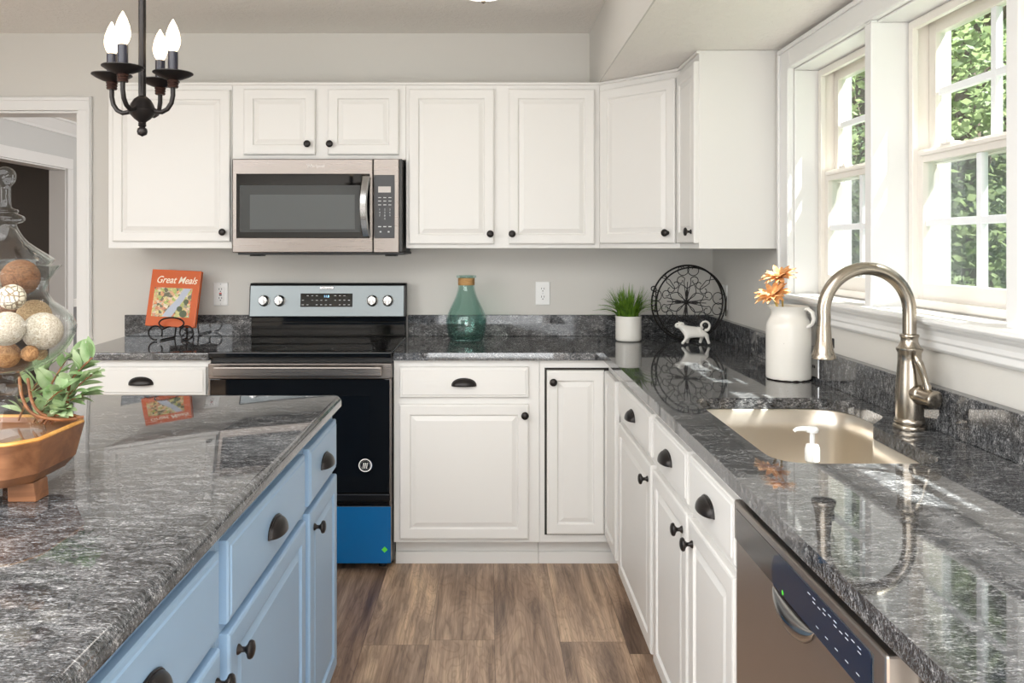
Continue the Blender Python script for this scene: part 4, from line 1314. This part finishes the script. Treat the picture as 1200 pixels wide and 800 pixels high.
for q in range(4):
    ang = q * PI / 2
    wire([(0, 0.03), (0, 0.55)], ang=ang)
    for mir in (-1, 1):
        # large heart scroll
        s1 = spiral(0.28, 0.44, 0.10, 0.26, PI * 1.9, -PI * 0.0 - PI * 0.25, 22)
        wire([(0.02, 0.08), (0.05, 0.30), (0.10, 0.55)] + spiral(0.20, 0.58, 0.13, 0.05, PI * 0.85, -PI * 1.1, 18), ang=ang, mir=mir)
        wire([(0.02, 0.98)] + spiral(0.17, 0.88, 0.19, 0.06, PI * 1.0, PI * 2.9, 20), ang=ang, mir=mir)
        wire([(0.64, 0.74), (0.60, 0.52), (0.44, 0.40)] + spiral(0.34, 0.48, 0.13, 0.04, -PI * 0.3, -PI * 1.9, 18), ang=ang, mir=mir)
m.build('scrollwork', M['black_iron'], tv, smooth=True)
m = MB(); m.sphere((0, -0.003, TR + 0.004), 0.012, 14); m.build('centre_boss', M['black_iron'], tv, smooth=True)
m = MB()
for sx_ in (-1, 1):
    sp_ = spiral(-1.10, 0.35, 0.10, 0.035, -PI * 0.15, PI * 1.6, 18)
    m.tube([(sx_ * -1 * x * TR if sx_ > 0 else x * TR, 0.045, TR + 0.004 + z * TR) for x, z in [(-1.005, -0.30), (-1.0, 0.05)] + sp_], 0.0028, seg=7)
m.build('side_scroll', M['black_iron'], tv, smooth=True)

# ------------------------------------------------------------------ ceramic cow creamer
cw_ = thing('cow_creamer', 'white ceramic cow creamer with looped tail on the corner worktop', 'creamer', (0.912, 3.60, CT))
K = 1 / 1822
def cp_(x, y, off=0.0): return (((x - 405) * K), off, (723 - y) * K)
sk_v = [cp_(492, 612), cp_(430, 622), cp_(365, 620), cp_(330, 580), cp_(300, 556), cp_(262, 566)]
rad = [0.0225, 0.0235, 0.023, 0.0155, 0.0165, 0.0105]
edges = [(0, 1), (1, 2), (2, 3), (3, 4), (4, 5)]
def addv(p, r_, par):
    sk_v.append(p); rad.append(r_); edges.append((par, len(sk_v) - 1)); return len(sk_v) - 1
for (hx, hy, kx_, ky, fx_, fy, off, par) in ((362, 655, 345, 680, 316, 712, -0.013, 2), (378, 655, 378, 685, 374, 712, 0.013, 2), (495, 650, 490, 680, 478, 712, 0.013, 0), (520, 640, 530, 680, 541, 712, -0.013, 0)):
    a = addv(cp_(hx, hy, off * 0.9), 0.0115, par); b = addv(cp_(kx_, ky, off * 1.1), 0.007, a); addv(cp_(fx_, fy, off * 1.2), 0.0075, b)
me = bpy.data.meshes.new('figure'); me.from_pydata([Vector(v) for v in sk_v], edges, [])
o = bpy.data.objects.new('figure', me); COL.objects.link(o); o.parent = cw_
md = o.modifiers.new('skin', 'SKIN'); md.use_smooth_shade = True
for i, r_ in enumerate(rad):
    me.skin_vertices[0].data[i].radius = (r_, r_)
me.skin_vertices[0].data[1].use_root = True
md = o.modifiers.new('sub', 'SUBSURF'); md.levels = 2; md.render_levels = 2
me.materials.append(M['ceramic'])
m = MB(); m.tube([cp_(505, 600), cp_(535, 605), cp_(552, 580), cp_(552, 548), cp_(530, 528), cp_(500, 530), cp_(478, 552), cp_(484, 580), cp_(500, 590)], [0.007, 0.009, 0.006, 0.0055, 0.0055, 0.0055, 0.006, 0.007, 0.007], seg=12)
m.build('tail', M['ceramic'], cw_, smooth=True, subsurf=1)
for s_ in (-1, 1):
    m = MB(); m.tube([cp_(312, 545, s_ * 0.010), cp_(326, 543, s_ * 0.017), cp_(334, 560, s_ * 0.020)], [0.006, 0.0055, 0.0015], seg=8); m.build('ear', M['ceramic'], cw_, smooth=True)
    m = MB(); m.tube([cp_(306, 540, s_ * 0.006), cp_(300, 530, s_ * 0.009)], [0.004, 0.001], seg=8); m.build('horn', M['ceramic'], cw_, smooth=True)
    m = MB(); m.sphere(cp_(284, 556, s_ * 0.0125), 0.0022, 10); m.build('eye', M['ink'], cw_, smooth=True)

# ------------------------------------------------------------------ white milk-can pitcher
pt = thing('pitcher', 'white enamel milk-can pitcher beside the sink holding dried flowers', 'pitcher', (1.0065, 2.69, CT))
def pitcher_mat():
    m = mat('worn_white_enamel', srgb(240, 236, 228), 0.22)
    sx = N(m, 'ShaderNodeSeparateXYZ'); tc = N(m, 'ShaderNodeTexCoord'); L(m, tc.outputs['Object'], sx.inputs[0])
    n = noise(m, coords(m), 45, 3)
    lowz = math_n(m, 'LESS_THAN', math_n(m, 'ADD', sx.outputs[2], math_n(m, 'MULTIPLY', n, -0.010)), -0.0012)
    n2 = noise(m, coords(m), 60, 2)
    spot = math_n(m, 'GREATER_THAN', n2, 0.77)
    f = math_n(m, 'MAXIMUM', lowz, spot)
    L(m, mixcol(m, f, srgb(240, 236, 228), srgb(70, 46, 36)), bsdf(m).inputs['Base Color'])
    return m
m = MB()
prof = [(0.0, 0.001), (0.068, 0.001), (0.0715, 0.004), (0.0725, 0.010), (0.0725, 0.165), (0.0715, 0.180), (0.0675, 0.193), (0.0615, 0.205), (0.0575, 0.214), (0.057, 0.223), (0.060, 0.234), (0.0665, 0.2435), (0.0675, 0.2455), (0.064, 0.244), (0.055, 0.232), (0.053, 0.222), (0.058, 0.203), (0.065, 0.188), (0.069, 0.165), (0.069, 0.010), (0.0, 0.008)]
m.lathe(prof, seg=48)
for v in m.bm.verts:   # pouring lip pulled out to the left
    if v.co.z > 0.228:
        a = math.atan2(v.co.y, v.co.x)
        dlt = abs((a - math.radians(195) + PI) % (2 * PI) - PI)
        if dlt < 0.5:
            k = (1 - dlt / 0.5) * (v.co.z - 0.228) / 0.017
            v.co.x += math.cos(math.radians(195)) * 0.016 * k; v.co.y += math.sin(math.radians(195)) * 0.016 * k
m.build('vessel', pitcher_mat(), pt, smooth=50)
m = MB()
ha = math.radians(-52)
hd = Vector((math.cos(ha), math.sin(ha), 0))
m.tube([hd * 0.058 + Vector((0, 0, 0.236)), hd * 0.072 + Vector((0, 0, 0.238)), hd * 0.086 + Vector((0, 0, 0.228)), hd * 0.091 + Vector((0, 0, 0.208)), hd * 0.086 + Vector((0, 0, 0.190)), hd * 0.070 + Vector((0, 0, 0.178))], [0.008, 0.009, 0.009, 0.0085, 0.008, 0.008], seg=12, flat=0.7)
m.build('handle', M['ceramic'], pt, smooth=True)
def daisy(center, nrm, size, foot, label, seed):
    rnd = random.Random(seed)
    r = thing('dried_daisy', label, 'flower', foot)
    c = Vector(center) - Vector(foot); n = Vector(nrm).normalized()
    m = MB(); mid = c * 0.5 + Vector((0.004, 0, 0.012)); m.tube([(0, 0, 0), tuple(mid), tuple(c - n * 0.006)], [0.003, 0.0032, 0.005], seg=8); m.build('stem', M['stemg'], r, smooth=True)
    u = n.orthogonal().normalized(); v = n.cross(u)
    m = MB()
    for ringi, (cnt, ln, lift) in enumerate(((15, 1.0, 0.22), (13, 0.9, 0.48), (9, 0.68, 0.85))):
        for k in range(cnt):
            a = 2 * PI * (k + 0.5 * ringi + rnd.uniform(-0.25, 0.25)) / cnt
            d = (u * math.cos(a) + v * math.sin(a))
            s = n.cross(d)
            Lp = size * ln * rnd.uniform(0.88, 1.08)
            lf = lift + rnd.uniform(-0.12, 0.15)
            rows = []
            for j in range(6):
                t_ = j / 5
                wv = 0.0085 * math.sin(PI * min(0.98, 0.12 + t_ * 0.86)) ** 0.8 * (size / 0.055)
                p = c + d * (0.006 + Lp * t_) + n * (Lp * (lf * t_ - 0.25 * t_ * t_) + 0.002 * ringi)
                rows.append([p - s * wv + n * 0.002, p, p + s * wv + n * 0.002])
            m.loft(rows, closed=False)
    m.build('petals', M['petal'], r, smooth=True, weld=False)
    m = MB(); m.lathe([(0.012, 0.0), (0.011, 0.005), (0.006, 0.009), (0, 0.010)], (0, 0, 0), seg=16)
    q = n.to_track_quat('Z', 'Y').to_matrix().to_4x4(); q.translation = c
    bmesh.ops.transform(m.bm, matrix=q, verts=m.bm.verts)
    m.build('flower_centre', M['petalc'], r, smooth=True)
    return r
daisy((PX(913, 2.69), 2.69, PZ(325, 2.69)), (-0.30, -0.22, 1.0), 0.056, (0.990, 2.69, CT + 0.15), 'upper of the two peach daisies in the white pitcher', 4)
daisy((PX(906, 2.65), 2.65, PZ(346, 2.65)), (-0.42, -0.30, 0.95), 0.058, (0.985, 2.675, CT + 0.14), 'lower, larger of the two peach daisies, drooping over the pitcher rim', 9)

# ------------------------------------------------------------------ footed wooden tray on the island
TX, TY = -0.930, 1.445
tr = thing('wooden_tray', 'reddish-brown footed wooden tray on the island, under the glass jar', 'tray', (TX, TY, CT))
def tray_ring(d, z, rx=0.163, ryy=0.118):
    a, b, c = rx - d, ryy - d, 0.042
    pts = [(a, -b + c), (a, b - c), (a - c * 0.7, b), (-a + c * 0.7, b), (-a, b - c), (-a, -b + c), (-a + c * 0.7, -b), (a - c * 0.7, -b)]
    return [(x, y, z) for x, y in round_poly(pts, 0.02, 3)]
m = MB()
m.loft([tray_ring(0.036, 0.034), tray_ring(0.024, 0.036), tray_ring(0.011, 0.054), tray_ring(0.0, 0.112), tray_ring(0.009, 0.114), tray_ring(0.015, 0.105), tray_ring(0.03, 0.103)])
m.build('bowl', M['traywood'], tr, smooth=25)
m = MB(); m.tube(tray_ring(0.0045, 0.114), 0.0052, seg=8, closed=True, flat=0.8); m.build('rim', M['trayrim'], tr, smooth=True)
for sx_ in (-1, 1):
    for sy_ in (-1, 1):
        x0, y0 = ((0.118 if sy_ < 0 else 0.06) if sx_ > 0 else -0.110), (-0.030 if sy_ < 0 else 0.050)
        m = MB()
        m.loft([[(x0 - 0.026, y0 - 0.022, 0), (x0 + 0.024, y0 - 0.022, 0), (x0 + 0.024, y0 + 0.020, 0), (x0 - 0.026, y0 + 0.020, 0)],
                [(x0 - 0.026, y0 - 0.024, 0.0338), (x0 + 0.020, y0 - 0.024, 0.0338), (x0 + 0.020, y0 + 0.022, 0.0338), (x0 - 0.026, y0 + 0.022, 0.0338)]])
        m.build('foot', M['traywood'], tr, bevel=0.002)

# ------------------------------------------------------------------ apothecary jar
JX, JY, JZ = -0.867, 1.435, CT + 0.1035
SJ = 654.0
jr = thing('apothecary_jar', 'tall footed clear glass apothecary jar full of decorative balls', 'jar', (JX, JY, JZ))
def jp(px, py): return ((px - 4) / SJ, CAMZ - (py - 288) / SJ - JZ)
outer = [jp(4.01, 511.5), jp(46, 511.5), jp(47, 509), jp(45, 503), jp(36, 494), jp(24, 481), jp(17, 470), jp(16, 464), jp(20, 459), jp(20, 454), jp(15, 450), jp(15, 446), jp(22, 440), jp(46, 429), jp(62, 418), jp(72, 406), jp(78, 392), jp(79, 383), jp(75, 373), jp(66, 363), jp(54, 354), jp(48.5, 345), jp(48, 337), jp(50, 328), jp(56, 319), jp(63, 311.5)]
inner = [jp(61, 312), jp(54, 320), jp(48, 328), jp(46, 337), jp(46.5, 345), jp(52, 355), jp(64, 364.5), jp(72.5, 374), jp(76.5, 383), jp(75.5, 392), jp(69.5, 405), jp(60, 416), jp(45, 426.5), jp(22, 436), jp(4.01, 438)]
m = MB(); m.lathe(outer + inner, seg=56); m.build('vessel', M['jarglass'], jr, smooth=60)
lo_ = [jp(50, 312), jp(55, 306), jp(55.5, 304), jp(52, 301), jp(38, 291.5), jp(28, 284), jp(22, 277), jp(17, 268), jp(15.5, 263.5), jp(16, 262), jp(21, 260.5), jp(24, 258), jp(24.5, 255.5), jp(23, 253), jp(17, 250.5), jp(16.5, 249), jp(18, 247.5), jp(17, 245.5), jp(11, 243.5), jp(10, 241), jp(9.5, 230), jp(9.5, 222), jp(9, 219), jp(11, 216.5), jp(13.7, 213), jp(15, 208), jp(15, 204), jp(13.5, 200), jp(10.5, 197), jp(7, 195.6), jp(4.01, 195)]
li_ = [jp(48, 312), jp(52, 305), jp(36, 293.5), jp(26, 286), jp(20, 278), jp(14, 268), jp(4.01, 262)]
m = MB(); m.lathe(list(reversed(li_)) + lo_, seg=48); m.build('lid', M['jarglass'], jr, smooth=60)

def ballmat(name, a, b, scale, kind):
    m = mat(name, a, 0.7)
    v = coords(m)
    if kind == 'web':
        n = N(m, 'ShaderNodeTexVoronoi', feature='DISTANCE_TO_EDGE'); n.inputs['Scale'].default_value = scale; L(m, v, n.inputs['Vector'])
        f = n.outputs['Distance']
        L(m, ramp(m, f, [(0.03, a), (0.08, b)]), bsdf(m).inputs['Base Color'])
        bump(m, ramp(m, f, [(0.02, (0, 0, 0, 1)), (0.12, (1, 1, 1, 1))]), 0.8, 0.004)
    else:
        f = noise(m, v, scale, 4, 0.7, 2.5)
        L(m, ramp(m, f, [(0.38, a), (0.58, b)]), bsdf(m).inputs['Base Color'])
        bump(m, f, 0.9, 0.006)
    return m
bm1 = ballmat('cream_flower_ball', srgb(140, 116, 88), srgb(226, 214, 192), 105, 'web')
bm2 = ballmat('white_cracked_ball', srgb(176, 158, 130), srgb(226, 218, 202), 150, 'n')
bm3 = ballmat('straw_ball', srgb(150, 112, 70), srgb(214, 184, 140), 150, 'n')
bm4 = ballmat('brown_coir_ball', srgb(96, 62, 40), srgb(160, 112, 76), 200, 'n')
bm5 = ballmat('orange_brown_ball', srgb(142, 98, 58), srgb(190, 144, 96), 90, 'n')
def ball(px, py, rp, dy, mt, label, name='decorative_ball'):
    d = JY + dy
    r_ = rp / FPX * d
    o = MB().sphere((0, 0, 0), r_, 28).build(name, mt, smooth=True, loc=(PX(px, d), d, PZ(py, d)))
    return tag(o, label, 'ball')
ball(24, 325, 21, 0.005, bm4, 'brown coir ball at the neck of the glass jar, topmost on the right')
ball(14, 348, 15, -0.035, bm1, 'small cream ball of carved flower shapes below the jar neck')
ball(8, 385, 20, -0.075, bm2, 'white cracked ball at the left front of the jar bowl')
ball(50, 388, 22, -0.030, bm2, 'large off-white pitted ball at the right of the jar bowl')
ball(40, 370, 19, 0.045, bm3, 'straw-coloured woven ball behind the large off-white one')
ball(8, 416, 15, -0.035, bm5, 'orange-brown dimpled ball at the bottom of the jar bowl')
ball(35, 414, 9.5, -0.055, bm5, 'tiny tan ball low in the jar, resting beside the orange-brown one')
ball(47, 414, 8, -0.02, bm3, 'tiniest straw-coloured ball low on the right of the jar')
ball(-11, 330, 15, -0.01, bm2, 'cream ball at the jar neck, cut by the left picture edge')
ball(10, 372, 20, 0.075, bm4, 'brown ball deep at the back of the jar bowl')

# ------------------------------------------------------------------ greenery and rattan in the tray
def leaf_rows(base, d, up, length, width, curl, fold=0.25):
    d = d.normalized(); s = d.cross(up)
    if s.length < 1e-4: s = d.orthogonal()
    s.normalize(); n = s.cross(d).normalized()
    rows = []
    for j in range(7):
        t_ = j / 6
        wv = width * math.sin(PI * min(1.0, 0.04 + t_ * 0.955)) ** 0.75 if t_ < 1 else 0.0004
        p = base + d * length * t_ - n * (curl * length * t_ * t_)
        rows.append([p - s * wv + n * wv * fold, p - s * wv * 0.5 + n * wv * fold * 0.3, p, p + s * wv * 0.5 + n * wv * fold * 0.3, p + s * wv + n * wv * fold])
    return rows
gr = thing('leafy_sprig', 'pale green leafy sprig lying in the tray behind the jar foot', 'greenery', (-0.84, 1.50, CT + 0.106))
rnd = random.Random(11)
lf = MB(); stm = MB()
O = gr.location
stems = [((-0.84, 1.50, 1.026), (-0.765, 1.545, 1.145)), ((-0.83, 1.49, 1.026), (-0.775, 1.53, 1.075)), ((-0.86, 1.51, 1.026), (-0.815, 1.56, 1.150)), ((-0.83, 1.51, 1.026), (-0.760, 1.54, 1.115)), ((-0.90, 1.53, 1.026), (-0.86, 1.56, 1.12)), ((-0.85, 1.50, 1.028), (-0.800, 1.50, 1.09)), ((-0.82, 1.50, 1.026), (-0.79, 1.50, 1.05)), ((-0.85, 1.53, 1.026), (-0.79, 1.57, 1.13))]
for a_, b_ in stems:
    a_, b_ = Vector(a_) - O, Vector(b_) - O
    midp = (a_ + b_) / 2 + Vector((0, 0, 0.02))
    pts = [a_ * (1 - t_) ** 2 + midp * 2 * t_ * (1 - t_) + b_ * t_ ** 2 for t_ in [k / 8 for k in range(9)]]
    stm.tube(pts, [0.0022] * 5 + [0.0016] * 4, seg=6)
    for k in range(1, 9):
        for q in range(2):
            dr_ = (pts[min(8, k + 1)] - pts[k - 1]).normalized()
            side = Vector((rnd.uniform(-1, 1), rnd.uniform(-1, 0.5), rnd.uniform(-0.2, 0.8)))
            lf.loft(leaf_rows(pts[k], dr_ * 0.6 + side.normalized() * 0.8, Vector((0, -0.3, 1)), rnd.uniform(0.028, 0.046), rnd.uniform(0.007, 0.0115), rnd.uniform(0.0, 0.5)), closed=False)
lf.build('leaves', M['sprig'], gr, smooth=True, weld=False)
stm.build('stems', M['rattan'], gr, smooth=True)
rt = thing('rattan_vines', 'bent brown rattan vines curling out of the wooden tray', 'vine decoration', (-0.83, 1.495, CT + 0.110))
O = rt.location
m = MB()
for pts in ([(-0.880, 1.500, 1.115), (-0.866, 1.485, 1.080), (-0.842, 1.475, 1.052), (-0.805, 1.478, 1.040), (-0.768, 1.492, 1.038)],
            [(-0.870, 1.510, 1.110), (-0.852, 1.495, 1.066), (-0.825, 1.488, 1.045), (-0.790, 1.500, 1.038), (-0.765, 1.512, 1.037)],
            [(-0.845, 1.520, 1.028), (-0.825, 1.500, 1.040), (-0.800, 1.490, 1.046), (-0.775, 1.500, 1.042)],
            [(-0.800, 1.530, 1.105), (-0.798, 1.515, 1.075), (-0.788, 1.500, 1.040)]):
    P_ = [Vector(p) - O for p in pts]
    sm = []
    for i in range(len(P_) - 1):
        a0 = P_[max(i - 1, 0)]; a1 = P_[i]; a2 = P_[i + 1]; a3 = P_[min(i + 2, len(P_) - 1)]
        for k in range(6):
            t_ = k / 6
            sm.append(0.5 * ((2 * a1) + (a2 - a0) * t_ + (2 * a0 - 5 * a1 + 4 * a2 - a3) * t_ ** 2 + (3 * a1 - a0 - 3 * a2 + a3) * t_ ** 3))
    sm.append(P_[-1])
    m.tube(sm, 0.0030, seg=8)
m.build('vine_strands', M['rattan'], rt, smooth=True)

# ------------------------------------------------------------------ outdoors
struct(MB().box(1.6, 60, -30, 60, -1.0, -0.7).build('ground', M['lawn']))
def tree(x, y, h, cr, label, mt, seed, n=26000, base=0.0, ls=0.095):
    rnd = random.Random(seed)
    t = thing('garden_tree', label, 'tree', (x, y, -0.7), 0, 'leafy trees beyond the window')
    m = MB()
    m.tube([(0, 0, 0), (0.05, 0.03, h * 0.3), (-0.05, 0.06, h * 0.6), (0.02, 0, h * 0.85)], [0.16, 0.13, 0.09, 0.03], seg=10)
    for k in range(7):
        a = rnd.uniform(0, 2 * PI); z_ = h * rnd.uniform(0.3, 0.7)
        m.tube([(0, 0, z_), (cr * 0.4 * math.cos(a), cr * 0.4 * math.sin(a), z_ + 0.6), (cr * 0.7 * math.cos(a), cr * 0.7 * math.sin(a), z_ + 1.0)], [0.06, 0.04, 0.015], seg=6)
    m.build('trunk', M['bark'], t, smooth=True)
    clumps = []
    for k in range(46):
        a = rnd.uniform(0, 2 * PI); u = rnd.uniform(-0.95, 1); rr = math.sqrt(max(0, 1 - u * u)) * rnd.uniform(0.45, 1.0)
        clumps.append((cr * rr * math.cos(a), cr * rr * math.sin(a), h * 0.52 + h * 0.47 * u * 0.95, rnd.uniform(0.45, 0.85)))
    V, F = [], []
    for i in range(n):
        c = clumps[rnd.randrange(len(clumps))]
        while True:
            q = Vector((rnd.uniform(-1, 1), rnd.uniform(-1, 1), rnd.uniform(-1, 1)))
            if 0.1 < q.length < 1: break
        q = q.normalized() * (q.length ** 0.4)
        p = Vector((c[0], c[1], c[2])) + Vector((q.x, q.y, q.z * 0.75)) * c[3]
        d = Vector((rnd.uniform(-1, 1), rnd.uniform(-1, 1), rnd.uniform(-0.6, 0.6))).normalized() * ls * rnd.uniform(0.6, 1.2)
        s = d.cross(Vector((rnd.uniform(-1, 1), rnd.uniform(-1, 1), rnd.uniform(-1, 1))))
        if s.length < 1e-5: continue
        s = s.normalized() * d.length * 0.3
        b = len(V)
        V += [p - d * 0.5, p + s, p + d * 0.5, p - s]
        F.append((b, b + 1, b + 2, b + 3))
    me = bpy.data.meshes.new('foliage'); me.from_pydata(V, [], F); me.materials.append(mt)
    o = bpy.data.objects.new('foliage', me); COL.objects.link(o); o.parent = t
    return t
L1 = 'leafy green tree standing in the garden outside the window'
spots = [(4.6, 7.6, 6.2, 1.7, 0), (7.6, 7.8, 6.6, 1.8, 0), (5.3, 11.2, 7.4, 1.9, 1), (8.8, 11.4, 7.6, 2.0, 0), (6.6, 15.0, 9.0, 2.3, 0), (10.8, 15.2, 9.4, 2.4, 1), (11.4, 8.8, 7.2, 1.9, 1), (12.6, 12.0, 8.2, 2.1, 0), (3.9, 14.6, 8.6, 2.2, 1), (9.0, 19.5, 11.5, 3.0, 0), (14.5, 19.5, 11.5, 3.0, 1)]
for i, (x, y, h, cr, k) in enumerate(spots):
    tree(x, y, h, cr, L1, M['leaf2'] if k else M['leaf'], 20 + i)
